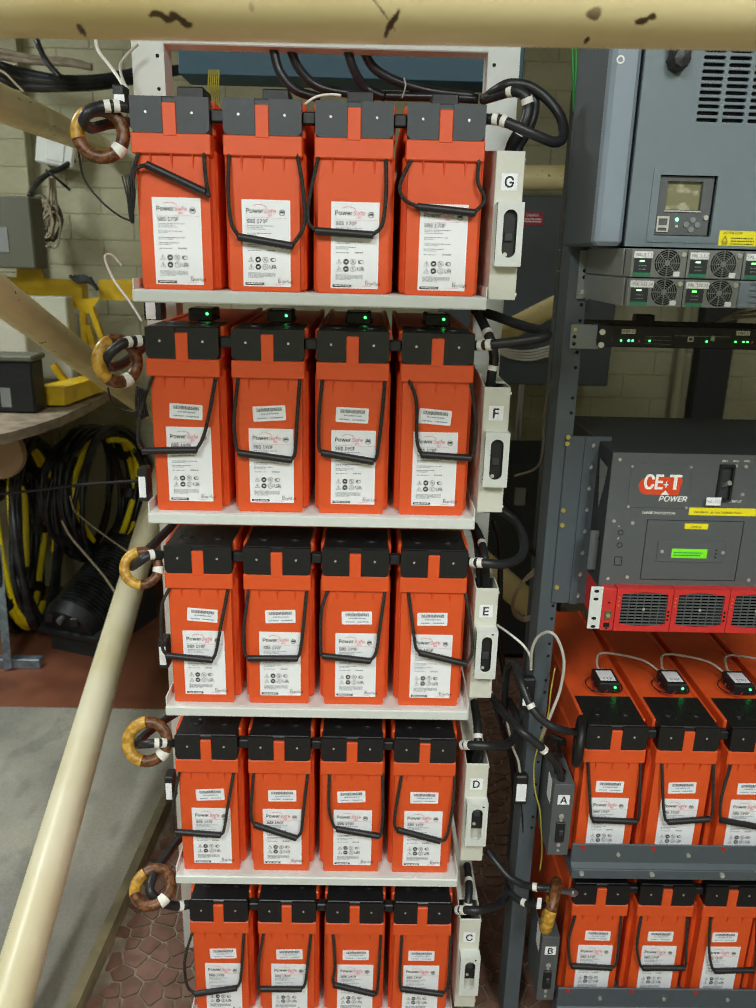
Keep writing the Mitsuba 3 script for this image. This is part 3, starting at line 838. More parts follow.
cable('thin_lead', 'thin black lead hanging from the lower adapter', 'cable', [(521, 800, .09), (523, 830, .1), (522, 870, .12), (523, 900, .14)], .0014, 'rubber')
for k in range(3):
    cable('grey_wire', f'grey data wire curling between the racks below the machine, {ORD[k]} of three from outside', 'cable', [(538, 566 + k * 3, .45), (522, 582 + k, .45), (513, 600 + k * 2, .45), (514 + k * 2, 614, .45), (525, 621 - k * 2, .45), (538, 614, .45)], .0028, 'tan_wire', group='grey data wires curling between the racks')
for k in range(4):
    cable('grey_wire', f'grey data wire sagging behind box F, {ORD[k]} of four from the top', 'cable', [(490, 342 + k * 2, 2.238), (510, 350 + k * 2.5, 2.238), (530, 351 + k * 3, 2.238), (548, 347 + k * 3, 2.238), (570, 340 + k * 4, 2.238)], .0055, 'grey_cable', group='grey data wires sagging behind box F')
cable('thin_lead', 'thin grey lead hanging beside the right rack post, upper', 'cable', [(554, 372, .5), (548, 395, .5), (544, 420, .5), (543, 450, .5), (536, 468, .5), (515, 476, .6)], .0026, 'tan_wire')
for k in range(2):
    cable('green_wire', ['green wire hanging beside the grey cabinet, left one', 'green wire hanging beside the grey cabinet, right one'][k], 'cable', [(572 + k * 4, 40, .3), (573 + k * 3, 70, .3), (573.5 + k, 95, .3), (574, 112, .3)], .0028, 'wire_green')
for k, P in enumerate([[(494, 520, .42), (500, 545, .42), (500, 590, .4), (500, 640, .4), (505, 680, .4)], [(496, 706, .2), (503, 730, .25), (512, 760, .3), (515, 800, .35)], [(500, 490, .5), (520, 522, .5), (532, 550, .5), (545, 560, .5)]]):
    cable('loose_cable', ['black cable dropping behind box E between the racks', 'black cable dropping behind box D between the racks', 'dark cable under the machine between the racks'][k], 'cable', P, .007, 'cable')

# ------------------------------------------------------------------ equipment rack on the right
er = thing('equipment_rack', 'dark grey steel equipment rack on the right', 'rack')
XU = at(563, 340, .1)[0]
XU1 = at(582, 340, .1)[0]
u = part(er, 'upright', join(box(XU, .1, 0, XU1, .103, 2.1), box(XU, .1, 0, XU + .003, .17, 2.1), box(XU1 - .003, .1, 0, XU1, .13, 2.1)), 'rack_grey')
for k in range(44):
    zz = .55 + k * .0275
    if k % 3 != 2:
        part(u, 'bolt_hole', disc((XU1 - .007, .0998, zz), (0, -1, 0), .0032, .0006, 8), 'dark_hole')
part(er, 'upright', box(1.44, .1, 0, 1.48, .19, 2.1), 'rack_grey')
part(er, 'upright', join(box(XU + .10, .62, 0, XU + .13, .66, 2.1)), 'rack_dark')
mpx0, mpx1 = XU1 - .012, at(603, 520, .095)[0]
mz0, mz1 = at(570, 603, .095)[2], at(575, 436, .095)[2]
mp = part(er, 'mounting_plate', join(cbox(mpx0, .094, mz0, mpx1, .099, mz1, .001), box(mpx1 - .05, .09, mz0, mpx1 - .035, .094, mz1)), 'rack_grey')
for k in range(8):
    p = at(593.5 - 2.2 * k, 446 + 21.5 * k, .09)
    part(mp, 'bolt', lathe([(0, .005), (.003, .0045), (.0045, .002), (.005, 0), (0, 0)], (p[0], .094, p[2]), (0, -1, 0), 12), 'screw', 40)
for c0 in ((568, 437), (567, 443.5), (563, 510), (562, 525), (556.5, 587)):
    p = at(*c0, .095)
    part(mp, 'bolt', disc((p[0], .094, p[2]), (0, -1, 0), .0045, .003, 8), 'brass_screw', label='yellow bolt')
ZA, XA, YA = .537, .817, .02
ZB, XB, YB2 = .120, .842, .06
for nm, (zb, xb_, yb2, yt, yf) in {'A': (ZA, XA, YA, 843, 862), 'B': (ZB, XB, YB2, 987, 1006)}.items():
    yr = yb2 - .02
    p = at(600, yt, yr); q = at(600, yf, yr)
    xl = at(570 if nm == 'A' else 556, yf, yr)[0]
    s = part(er, 'shelf', box(xl, yr, zb - .009, 1.438, .6, zb - .0045), 'rack_grey')
    rl = part(s, 'rail', join(cbox(xl, yr - .004, q[2], 1.438, yr, p[2], .0012), hull([(xl, yr - .004, q[2] + .003), (1.438, yr - .004, q[2] + .003), (xl, yr, q[2] - .002), (1.438, yr, q[2] - .002), (xl, yr - .016, q[2] - .006), (1.438, yr - .016, q[2] - .006), (xl, yr - .012, q[2] - .008), (1.438, yr - .012, q[2] - .008)]),
                                    cbox(xl, yr - .018, q[2] - .022, 1.438, yr - .013, q[2] - .004, .001), cbox(xl, yr - .018, q[2] - .026, 1.438, .1, q[2] - .02, .001)), 'rack_grey', label='grey folded front rail')
    for k in range(5):
        part(rl, 'bolt', disc((xl + .055 + .1435 * k * .5 * 2 + .04, yr - .004, (p[2] + q[2]) / 2), (0, -1, 0), .0042, .003, 8), 'screw')
        part(rl, 'bolt', disc((xl + .02 + .1435 * k, yr - .018, q[2] - .012), (0, -1, 0), .005, .004, 8), 'screw')
        x = xl + .02 + .1435 * k
        part(rl, 'mark', plate(Polygon([(x - .005, p[2] - .004), (x + .006, p[2] - .004), (x + .005, p[2] - .016), (x + .001, p[2] - .012)]), yr - .004, .0005), 'wire_red', label='red mark')
    for i in range(4):
        x = xb_ + i * .1435
        battery(nm, i, x, yb2, zb, .316)
        if i < 3:
            t = thing('battery_link', f'black link between the {ORD[i]} and {ORD[i + 1]} batteries of {SHORT[nm]}', 'connector', 'links between batteries')
            put(t, cbox(x + BW - .001, yb2 + .012, zb + .282, x + .1435 + .001, yb2 + .03, zb + .300, .002), 'black_plastic')
        if nm == 'A' and i < 3:
            monitor('A', i, x + .057, yb2 + .130, zb + .3155)
            xs, zs, ysn = x + .057 + .022, zb + .3155, yb2 + .198
            pl = [(xs, ysn - .002, zs + .012), (xs - .004, ysn + .018, zs + .02), (xs + .01, ysn + .05, zs + .03), (xs + .05, ysn + .048, zs + .03), (xs + .10, ysn + .02, zs + .03), (xs + .13, ysn, zs + .014)]
            cable_t = thing('data_cable', f'grey data cable looping from the {ORD[i]} monitor box of the right rack to the next', 'cable', None)
            part(cable_t, 'sheath', tube(pl, .0026, 7), 'grey_cable', True)
            part(cable_t, 'plug', cbox(xs - .006, ysn - .012, zs + .005, xs + .006, ysn + .006, zs + .018, .0015), 'grey_cable')

# switch boxes A and B
for n, (tl, tr, bl) in {'A': ((554.6, 784.4), (575, 785), (549.8, 855)), 'B': ((542.7, 937), (560, 938), (536, 1000))}.items():
    YB = YA - .012 if n == 'A' else YB2 - .015
    a, b, c = at(*tl, YB), at(*tr, YB), at(*bl, YB)
    x0, x1, z1, z0 = a[0], min(b[0], (XA if n == 'A' else XB) - .004), a[2], c[2]
    h = z1 - z0
    t = thing('switch_box', f'dark grey steel switch box lettered {n} beside the right rack batteries', 'switch box')
    bd_ = part(t, 'body', join(cbox(x0, YB, z0, x1, YB + .003, z1, .001), box(x0, YB, z0, x0 + .002, .16, z1), box(x1 - .002, YB, z0, x1, .16, z1), cbox(x0, YB, z1 - .003, x1, .10, z1, .001)), 'cabinet_grey' if 0 else 'panel_grey')
    part(bd_, 'side_label', box(x0 - .0005, YB + .02, z1 - .06, x0, YB + .05, z1 - .005), 'label_white', label='white label on the side')
    part(bd_, 'cable_gland', lathe([(.012, 0), (.012, .004), (.009, .006), (.009, 0)], ((x0 + x1) / 2 - .001, YB + .04, z1), (0, 0, 1), 16), 'rubber', 30)
    cx, lz = (x0 + x1) / 2 + .001, z0 + h * .79
    st = part(t, 'letter_sticker', box(cx - .012, YB - .0006, lz - .011, cx + .012, YB, lz + .011), 'label_white', label=f'white sticker lettered {n}')
    part(st, 'letter', text(n, .015, cx, lz - .0076, YB - .0006, center=True, bold=True), 'ink')
    br = part(t, 'breaker', cbox(cx - .010, YB - .004, z0 + h * .20, cx + .008, YB + .001, z0 + h * .48, .001), 'black_plastic', label='black breaker')
    part(br, 'toggle', cbox(cx - .005, YB - .009, z0 + h * .32, cx + .004, YB - .003, z0 + h * .39, .001), 'rack_dark')
    for f, r in ((.56, .0055), (.505, .003), (.15, .004), (.07, .003)):
        part(t, 'screw', disc((cx - .001, YB, z0 + h * f), (0, -1, 0), r, .0015, 10), 'screw')
# ring coils of the right rack
C0 = at(551, 905, .0)
t = thing('toroid_coil', 'ring coil seen edge on above box B, lower half taped yellow', 'coil')
nr = (1, -.35, -.15)
part(t, 'winding', arc_tube(C0, nr, .046, .0115, -20, 150, 1), 'copper_brown', True)
part(t, 'tape', arc_tube(C0, nr, .046, .0123, 150, 340, 1), 'tape_yellow', True, label='yellow tape winding')
p = at(539, 903, -.03)
part(t, 'tag', box(p[0] - .004, p[1], p[2] - .015, p[0] + .005, p[1] + .001, p[2] + .012), 'label_white', label='white tag')
a = at(546, 889, -.004); b = at(576, 893, .05)
t = thing('terminal_bolt', 'bright metal bolt running from the yellow ring to the first battery of box B', 'bolt')
part(t, 'shank', rod(a, b, .006, 10), 'zinc', 40); part(t, 'nut', rod(b - (b - a) * .18, b - (b - a) * .06, .0085, 6), 'zinc')
C0 = at(579, 741, .0)
t = thing('toroid_coil', 'black taped ring seen edge on above box A', 'coil')
part(t, 'winding', arc_tube(C0, (1, -.25, -.05), .042, .0085, 0, 360, 0), 'rubber', True)
t = thing('lead_bundle', 'coiled black lead above box A', 'cable')
for k in range(6):
    part(t, 'strand', tube([at(546 + k * 3, 752, .05), at(545 + k * 3, 741, .03 - .002 * k), at(552 + k * 2.5, 734 + k, .025), at(560 + k, 745, .03)], .0024, 6), 'rubber', True)

# ------------------------------------------------------------------ the grey power cabinet at the top right
YC, YCb = -.11, .098
def X(px, py, Y): return at(px, py, Y)[0]
def Zz(px, py, Y): return at(px, py, Y)[2]
zb = Zz(660, 247, YC); zt = 2.12
xs0 = X(606, 150, YC)            # left corner of the front
xs1 = X(634, 150, YC)            # groove
pc = thing('power_cabinet', 'large blue-grey power cabinet with grille and small screen at the top right', 'cabinet')
part(pc, 'body', cbox(xs0 - .002, YC + .02, zb, 1.40, YCb, zt, .004), 'rack_grey')
part(pc, 'side_trim', cbox(xs0 - .003, YC - .002, zb, xs1 - .003, YC + .03, zt, .006), 'trim_grey', label='lighter corner trim')
# grille slots
gx0 = X(695.5, 120, YC)
slots = []
for r in range(15):
    for c in range(5):
        z = Zz(700, 122, YC) + r * .0088
        x = gx0 + c * .0365
        slots.append(sbox(x + .0026, z, x + .0286, z + .0052).union(Point(x + .0026, z + .0026).buffer(.0026, quad_segs=3)).union(Point(x + .0286, z + .0026).buffer(.0026, quad_segs=3)))
from shapely import union_all
# the screen's opening
wx0, wx1 = X(656, 205, YC), X(714, 205, YC)
wz0, wz1 = Zz(655, 236, YC), Zz(688, 175, YC)
front = sbox(xs1 + .001, zb, 1.40, zt).difference(union_all(slots)).difference(sbox(wx0, wz0, wx1, wz1))
part(pc, 'front_panel', plate(front, YC + .004, .006), 'cabinet_grey')
part(pc, 'vent_backing', box(gx0 - .005, YC + .018, Zz(700, 122, YC) - .005, 1.36, YC + .0195, Zz(700, 122, YC) + .16), 'dark_hole')
fr = sbox(wx0 - .0095, wz0 - .0085, wx1 + .0095, wz1 + .0085).difference(sbox(wx0 + .0008, wz0 + .0008, wx1 - .0008, wz1 - .0008))
part(pc, 'screen_frame', plate(fr, YC - .0018, .0022), 'cabinet_grey')
sw, sh = wx1 - wx0, wz1 - wz0
mod = part(pc, 'screen_module', join(cbox(wx0 + .0015, YC + .002, wz0 + .0015, wx1 - .0035, YC + .02, wz0 + sh * .40, .001), plate(sbox(wx0 + .0015, wz0 + sh * .38, wx1 - .0035, wz1 - .002).difference(sbox(wx0 + sw * .17, wz0 + sh * .44, wx1 - sw * .22, wz1 - sh * .10)), YC + .01, .008)), 'panel_grey')
part(mod, 'display', box(wx0 + sw * .14, YC + .009, wz0 + sh * .42, wx1 - sw * .2, YC + .011, wz1 - sh * .07), 'lcd_dull')
part(mod, 'screen_edge', box(wx0 + sw * .15, YC - .0005, wz0 + sh * .405, wx1 - sw * .22, YC + .0021, wz0 + sh * .425), 'grey_cable')
part(mod, 'network_port', join(plate(sbox(wx0 + sw * .05, wz0 + sh * .07, wx0 + sw * .26, wz0 + sh * .33).difference(sbox(wx0 + sw * .08, wz0 + sh * .18, wx0 + sw * .23, wz0 + sh * .29)).difference(sbox(wx0 + sw * .08, wz0 + sh * .09, wx0 + sw * .23, wz0 + sh * .14)), YC + .002, .002)), 'grey_cable')
part(mod, 'led', disc((wx0 + sw * .4, YC + .002, wz0 + sh * .28), (0, -1, 0), .0026, .001, 8), 'led', emit=(.3, 4.0, .8))
for (fx, fz) in ((.67, .28), (.57, .20), (.76, .20), (.66, .12)):
    part(mod, 'button', disc((wx0 + sw * fx, YC + .002, wz0 + sh * fz), (0, -1, 0), .0042, .002, 12), 'psu_grey')
part(mod, 'screw', disc((wx0 + sw * .89, YC + .002, wz0 + sh * .32), (0, -1, 0), .0036, .003, 10), 'screw')
part(mod, 'screw', disc((wx0 + sw * .4, YC + .002, wz0 + sh * .17), (0, -1, 0), .0022, .002, 8), 'screw')
p = at(680, 240.5, YC)
part(pc, 'keyhole', disc((p[0], YC - .002, p[2]), (0, -1, 0), .0028, .0006, 10), 'dark_hole')
sx0, sz0, sx1, sz1 = X(717, 246, YC), Zz(735, 246, YC), X(756, 240, YC), Zz(735, 231, YC)
stk = part(pc, 'warning_sticker', box(sx0, YC - .0028, sz0, sx1, YC - .002, sz1), 'yellow_sticker', label='yellow caution sticker')
sh2 = sz1 - sz0
tri = Polygon([(sx0 + .004, sz0 + sh2 * .22), (sx0 + .014, sz0 + sh2 * .22), (sx0 + .009, sz0 + sh2 * .68)])
part(stk, 'lettering', join(plate(tri.difference(tri.buffer(-.001)), YC - .0028, .0004), text('ATTENTION', .0034, sx0 + .006, sz1 - .0046, YC - .0028), text('ESD', .003, sx0 + .005, sz0 + .001, YC - .0028, bold=True),
                            *greek(sx0 + .018, sx1 - .006, sz0 + .010, .0013, YC - .0028, RNG), *greek(sx0 + .018, sx1 - .004, sz0 + .006, .0013, YC - .0028, RNG), *greek(sx0 + .018, sx1 - .005, sz0 + .002, .0013, YC - .0028, RNG)), 'ink')
p = at(676, 62, YC)
part(pc, 'lock_knob', join(lathe([(0, .026), (.011, .024), (.0135, .019), (.015, .0), (0, 0)], (p[0], YC - .002, p[2]), (0, -1, 0), 8), cbox(p[0] - .014, YC - .02, p[2] - .006, p[0] + .014, YC - .004, p[2] + .03, .003)), 'black_plastic', label='black lock knob')
p = at(620, 60, YC)
ring = lathe([(.0035, 0), (.0035, .0012), (.0056, .0012), (.0056, 0)], (p[0], YC - .002, p[2]), (0, -1, 0), 16)
part(pc, 'bolt', ring, 'tie_white', 30)

# ------------------------------------------------------------------ rectifier shelf and its modules
YP = -.15
rs = thing('rectifier_shelf', 'grey metal rectifier shelf with a perforated ear under the power cabinet', 'equipment shelf')
px0_, pz1, pz0 = X(631, 265, YP), Zz(690, 249.5, YP), Zz(690, 308, YP)
zm = (pz0 + pz1) / 2
part(rs, 'tray', join(cbox(px0_ - .004, YP + .03, zm + .001, px0_ - .001, .09, pz1, .0008), cbox(px0_ - .004, YP + .012, pz0, px0_ - .001, .09, zm - .001, .0008), box(px0_ - .001, YP + .02, zm - .0008, 1.38, .4, zm + .0008), box(px0_ - .001, YP + .03, pz1 - .001, 1.38, .4, pz1)), 'psu_grey')
ex0, ex1 = X(578, 275, .095), X(592, 275, .095)
ez0, ez1 = Zz(585, 299, .095), Zz(585, 250, .095)
ear = part(rs, 'ear', join(cbox(ex0, .092, ez0, ex1, .096, ez1, .001), box(ex1 - .002, .05, ez0, ex1, .096, ez1)), 'psu_grey')
for f in (.45, .58):
    part(ear, 'bolt_hole', disc(((ex0 + ex1) / 2 - .002, .0922, ez0 + (ez1 - ez0) * f), (0, -1, 0), .0035, .0006, 8), 'dark_hole')
part(ear, 'bolt', disc(((ex0 + ex1) / 2 - .002, .0922, ez0 + .012), (0, -1, 0), .0045, .003, 8), 'screw')
PWD, PHT = .0795, (pz1 - pz0) / 2


def fan_grille(cx, cz, R):
    out = []
    for k in range(5):
        r = R * (.36 + .16 * k)
        out.append(Point(cx, cz).buffer(r + R * .02, quad_segs=8).difference(Point(cx, cz).buffer(r - R * .02, quad_segs=8)))
    for a in range(0, 360, 45):
        out.append(affinity.rotate(sbox(cx, cz - R * .028, cx + R, cz + R * .028), a, origin=(cx, cz)))
    out.append(Point(cx, cz).buffer(R * .22, quad_segs=8))
    return union_all(out)


names = [['PSU 1', 'PSU 2', 'PSU 3'], ['PNL 1', 'PNL 2', None]]
for r in range(2):
    for c in range(3):
        x0 = px0_ + c * (PWD + .0015) - r * .0
        z1_ = pz1 - r * PHT - .0008; z0_ = z1_ - PHT + .0022
        x1 = x0 + PWD
        if names[r][c] is None:
            t = thing('blank_panel', 'grey louvred blank panel at the lower right of the rectifier shelf', 'panel')
            part(t, 'face', cbox(x0, YP, z0_, x1, YP + .3, z1_, .0015), 'trim_grey')
            for k in range(4):
                part(t, 'louvre', hull([(x0 + .02, YP, z0_ + .006 + k * .0085), (x1 - .01, YP, z0_ + .006 + k * .0085), (x0 + .014, YP - .003, z0_ + .009 + k * .0085), (x1 - .006, YP - .003, z0_ + .009 + k * .0085), (x0 + .014, YP, z0_ + .010 + k * .0085), (x1 - .006, YP, z0_ + .010 + k * .0085)]), 'trim_grey')
            continue
        t = thing('rectifier', f'grey rectifier module with round fan grille, {["left", "middle", "right"][c]} one in the {["upper", "lower"][r]} row', 'rectifier', 'rectifier modules')
        fcx, fcz, R = x0 + PWD * .66, z0_ + (z1_ - z0_) * .52, PHT * .46
        face = sbox(x0, z0_, x1, z1_).difference(Point(fcx, fcz).buffer(R * 1.0, quad_segs=10))
        part(t, 'face', join(plate(face, YP + .003, .003), box(x0, YP + .003, z0_, x0 + .0015, YP + .3, z1_), box(x1 - .0015, YP + .003, z0_, x1, YP + .3, z1_), box(x0, YP + .003, z0_, x1, YP + .3, z0_ + .0015), box(x0, YP + .003, z1_ - .0015, x1, YP + .3, z1_)), 'psu_grey')
        f = part(t, 'fan_grille', plate(fan_grille(fcx, fcz, R * 1.02), YP + .002, .0022), 'psu_grey')
        part(f, 'fan_recess', box(x0 + .003, YP + .012, z0_ + .002, x1 - .003, YP + .014, z1_ - .002), 'dark_hole')
        pn = part(t, 'light_panel', box(x0 + .004, YP - .0008, z0_ + .006, x0 + .029, YP, z1_ - .013), 'rack_dark', label='dark panel with lights')
        part(pn, 'green_strip', box(x0 + .004, YP - .0008, z0_ + .001, x0 + .029, YP, z0_ + .006), 'teal', label='green strip')
        part(pn, 'led', box(x0 + .012, YP - .0016, z1_ - .0175, x0 + .0185, YP - .0008, z1_ - .0155), 'led', emit=(.5, 3.5, .5))
        part(pn, 'print', join(*greek(x0 + .011, x0 + .022, z0_ + .015, .0012, YP - .0008, RNG), *greek(x0 + .011, x0 + .022, z0_ + .010, .0012, YP - .0008, RNG)), 'grey_ink')
        tg = part(t, 'name_tag', cbox(x0 + .003 - r * .001, YP - .0014, z1_ - .0125, x0 + (.030 if r == 0 else .036), YP, z1_ - .003, .0004), 'label_white', label='white name tag')
        part(tg, 'lettering', text(['PNL 3.1.', 'PNL 3.1.', 'PNL 3.1.'][c] + str(c + 1) if r == 0 else 'PNL 333.2' + str(c), .0042, x0 + .005, z1_ - .0098, YP - .0014, wide=.9), 'grey_ink')
        nb = part(t, 'number_sticker', box(x1 - .017, YP - .0006, z0_ + .0015, x1 - .008, YP, z0_ + .0085), 'label_white')
        part(t, 'screw', disc((x1 - .0055, YP, z1_ - .0065), (0, -1, 0), .0034, .003, 10), 'screw')

# ------------------------------------------------------------------ the black monitor unit
YM = .06
bm = thing('alarm_unit', 'flat black rack unit with rows of green lights below the rectifier shelf', 'rack unit')
mx0 = X(600, 336, YM); mz1_, mz0_ = Zz(640, 325.5, YM), Zz(640, 347.5, YM)
part(bm, 'housing', cbox(mx0, YM, mz0_, 1.40, YM + .12, mz1_, .0015), 'unit_black')
e0x, e1x = X(570.5, 337, YM + .02), X(599.5, 337, YM + .02)
ear = part(bm, 'ear', cbox(e0x, YM + .02, Zz(585, 349, YM + .02), e1x, YM + .024, Zz(585, 324.5, YM + .02), .001), 'psu_grey')
em = Zz(585, 337, YM + .02)
for k in (-1, 0, 1):
    part(ear, 'bolt_hole', disc((e0x + .007, YM + .0202, em + k * .0125), (0, -1, 0), .0034, .0006, 8), 'brass_screw' if k == 1 else 'dark_hole')
for k in (-1, 1):
    part(bm, 'bolt', disc((mx0 + .003, YM, em + k * .011), (0, -1, 0), .0052, .003, 10), 'screw')
for px in (621, 628.5, 632.5, 649.5, 706.5, 735.5, 743.5, 747.5):
    p = at(px, 340.5 + (px - 621) * .012, YM)
    part(bm, 'led', disc((p[0], YM, p[2]), (0, -1, 0), .0017, .001, 6), 'led', emit=(.15, 5.0, .4))
for px in (639, 752):
    p = at(px, 341 + (px - 639) * .012, YM)
    part(bm, 'red_light', disc((p[0], YM, p[2]), (0, -1, 0), .002, .001, 6), 'logo_red')
for px in (628.5, 743):
    p = at(px, 331.5 + (px - 628) * .015, YM)
    tg = part(bm, 'name_tag', box(p[0] - .012, YM - .001, p[2] - .004, p[0] + .012, YM, p[2] + .004), 'beige_steel', label='pale name tag')
    part(tg, 'lettering', text('PWT 1' if px < 700 else 'PWT 2', .0042, p[0], p[2] - .002, YM - .001, center=True), 'ink')
p = at(690.5, 339.5, YM)
part(bm, 'port', plate(sbox(p[0] - .005, p[2] - .004, p[0] + .005, p[2] + .005).difference(sbox(p[0] - .003, p[2] - .002, p[0] + .003, p[2] + .0025)), YM, .001), 'grey_cable')
p = at(712, 338, YM)
part(bm, 'plug', cbox(p[0] - .0025, YM - .006, p[2] - .005, p[0] + .003, YM, p[2] + .004, .0008), 'grey_cable')
lx0, lx1 = X(645, 337, YM), X(672, 337, YM)
part(bm, 'printing', join(*[flatbox(lx0, em + dz, lx1, em + dz + .0005, YM) for dz in (.005, -.0075)], *greek(lx0, lx1, em - .001, .0008, YM, RNG), *greek(lx1 + .005, X(730, 337, YM), em + .007, .001, YM, RNG)), 'grey_ink')

# ------------------------------------------------------------------ the inverter cabinet
YI = 0.0
ix0 = X(612, 452, YI); ixb = X(599, 588, YI)
iz1, iz0 = Zz(640, 453, YI), Zz(640, 590, YI)
ix0 = (ix0 + ixb) / 2 + .0005
ic = thing('inverter_cabinet', 'dark grey inverter cabinet with red and white logo and green display', 'cabinet')
part(ic, 'body', join(cbox(ix0 + .002, YI + .003, iz0, 1.29, .34, iz1 - .001, .002)), 'rack_dark')
rx = lambda a, b: X(a, b, YI)
rz = lambda a, b: Zz(a, b, YI)
dx0, dx1 = (rx(646, 522) + rx(641.5, 580)) / 2, (rx(743, 523) + rx(735, 582)) / 2
dz1, dz0 = rz(695, 521), rz(690, 580)
win = (rx(705, 448 + 28), rx(737, 478))
bx0, bx1, bz0, bz1 = rx(719, 480), rx(731, 480), rz(725, 499), rz(725, 466)
facep = sbox(ix0, iz0, 1.29, iz1).difference(sbox(dx0 - .001, dz0 - .001, dx1 + .001, dz1 + .001)).difference(sbox(bx0, bz0, bx1, bz1))
part(ic, 'front_panel', plate(facep, YI + .003, .003), 'panel_grey')
door = part(ic, 'door', cbox(dx0 + .0004, YI - .0005, dz0 + .0004, dx1 - .0004, YI + .003, dz1 - .0004, .0006), 'panel_grey')
d_x0, d_x1, d_z0, d_z1 = rx(657, 550), rx(724, 552), rz(690, 562), rz(690, 541)
part(door, 'bezel', cbox(d_x0, YI - .0025, d_z0, d_x1, YI - .0004, d_z1, .0008), 'panel_grey')
g0, g1, h0, h1 = rx(671, 552), rx(706.5, 552), rz(690, 557.5), rz(690, 548.5)
part(door, 'display', box(g0, YI - .0035, h0, g1, YI - .0024, h1), 'lcd_green', label='lit green display', emit=(.035, .17, .003), weight=.1)
part(door, 'display_text', join(*greek(g0 + .004, g1 - .008, h0 + .009, .0022, YI - .0035, RNG), *greek(g0 + .004, g1 - .012, h0 + .004, .0022, YI - .0035, RNG)), 'teal')
for k in range(3):
    part(door, 'button', disc((rx(715.5, 552), YI - .0025, h0 + .002 + k * .007), (0, -1, 0), .0015, .001, 8), 'dark_hole')
for px in (661.5, 722.5):
    part(door, 'screw', disc((rx(px, 551.5), YI - .0025, (d_z0 + d_z1) / 2), (0, -1, 0), .0032, .001, 10), 'screw')
st = part(door, 'yellow_tag', box(rx(684.5, 526), YI - .0011, rz(695, 529), rx(708, 526), YI - .0005, rz(695, 523.5)), 'yellow_sticker', label='yellow tag')
part(st, 'lettering', text('Online', .0048, rx(696, 526), rz(696, 528), YI - .0011, center=True), 'ink')
# logo plate
q0, q1 = (rx(631, 466) + rx(627, 507)) / 2, (rx(693, 467) + rx(687, 508)) / 2
w0, w1 = rz(660, 508), rz(660, 463.5)
lp = part(ic, 'logo_plate', cbox(q0, YI - .0015, w0, q1, YI + .0002, w1, .0008), 'panel_grey')
lx0, lx1, lz0, lz1 = rx(639, 485), rx(682, 485), rz(660, 494.5), rz(660, 475)
lw, lh = lx1 - lx0, lz1 - lz0
yl = YI - .0015
blob = sbox(lx0 + lh * .42, lz0, lx1 - lw * .1, lz0 + lh * .9).union(Point(lx0 + lh * .42, lz0 + lh * .45).buffer(lh * .45)).union(Polygon([(lx1 - lw * .34, lz0), (lx1 - lw * .06, lz0), (lx1 - lw * .02, lz0 + lh * .55), (lx1, lz0 + lh * .8), (lx1 - lw * .1, lz0 + lh * .95), (lx1 - lw * .5, lz0 + lh * .9)])).buffer(.001).buffer(-.001)
part(lp, 'logo_red', plate(blob, yl, .0004), 'logo_red', label='red shape of the logo')
part(lp, 'logo_letters', join(*[text_fit('CE', lh * .72, lx0 + lw * .10 + q, lx0 + lw * .53 + q, lz0 + lh * .30, yl - .0004, bold=True) for q in (0, .0012)], text_fit('+', lh * .5, lx0 + lw * .56, lx0 + lw * .68, lz0 + lh * .33, yl - .0004), *[text_fit('T', lh * .72, lx0 + lw * .68 + q, lx0 + lw * .96 + q, lz0 + lh * .30, yl - .0004, bold=True) for q in (0, .0012)],
                               plate(Polygon([(lx0 + lw * .52, lz0 + lh * .0), (lx0 + lw * .72, lz0 + lh * .0), (lx0 + lw * .62, lz0 + lh * .22)]), yl - .0004, .0004),
                               text('POWER', lh * .27, lx0 + lw * .48, lz0 - lh * .33, yl, bold=True, shear=.2, wide=1.05)), 'logo_white', label='white lettering of the logo')
for (a, b) in ((632, 466), (691, 467), (628, 506.5), (686, 507.5)):
    p = at(a, b, YI)
    part(lp, 'screw', disc((p[0], YI - .0015, p[2]), (0, -1, 0), .0024, .001, 8), 'screw')
for (a, b) in ((620, 459.5), (614, 521), (632.5, 523), (627, 577), (608, 578.5), (748.5, 580), (736, 466), (742.5, 494.5), (746, 466.5)):
    p = at(a, b, YI)
    part(ic, 'screw', disc((p[0], YI, p[2]), (0, -1, 0), .0031, .0012, 10), 'screw')
part(ic, 'printing', join(text('SURGE PROTECTION', .0042, rx(642, 513), rz(655, 514), YI), text('AC INPUT', .0042, rx(726, 501), rz(730, 502.5), YI), text('AC1', .0036, rx(722, 461), rz(730, 462), YI), text('DC1', .0036, rx(733, 461), rz(735, 462), YI), text('DC2', .0036, rx(744, 461), rz(745, 462), YI),
                            text('A', .003, rx(618, 526), rz(618, 527), YI), text('B', .003, rx(617.5, 538), rz(618, 539), YI)), 'logo_white')
for (a, b) in ((620.5, 532.5), (619.5, 545)):
    p = at(a, b, YI)
    part(ic, 'socket', plate(Point(p[0], p[2]).buffer(.0052, quad_segs=8).difference(Point(p[0], p[2]).buffer(.004, quad_segs=8)), YI, .0006), 'dark_hole')
p = at(618, 561, YI)
part(ic, 'port', plate(sbox(p[0] - .007, p[2] - .0085, p[0] + .007, p[2] + .0085).difference(sbox(p[0] - .0058, p[2] - .0073, p[0] + .0058, p[2] + .0073)), YI, .0006), 'dark_hole')
sw_ = part(ic, 'switch', join(plate(sbox(bx0 - .0025, bz0 - .003, bx1 + .0025, bz1 + .003).difference(sbox(bx0 + .001, bz0 + .001, bx1 - .001, bz1 - .001)), YI, .006), box(bx0, YI + .006, bz0, bx1, YI + .008, bz1)), 'black_plastic', label='black switch with a pale lever')
part(sw_, 'lever', tube([((bx0 + bx1) / 2, YI + .005, bz0 + .022), ((bx0 + bx1) / 2 + .001, YI - .012, bz0 + .032), ((bx0 + bx1) / 2 + .002, YI - .016, bz0 + .034)], [.003, .004, .0045], 8), 'screw', True)
p = at(714, 501, YI - .012)
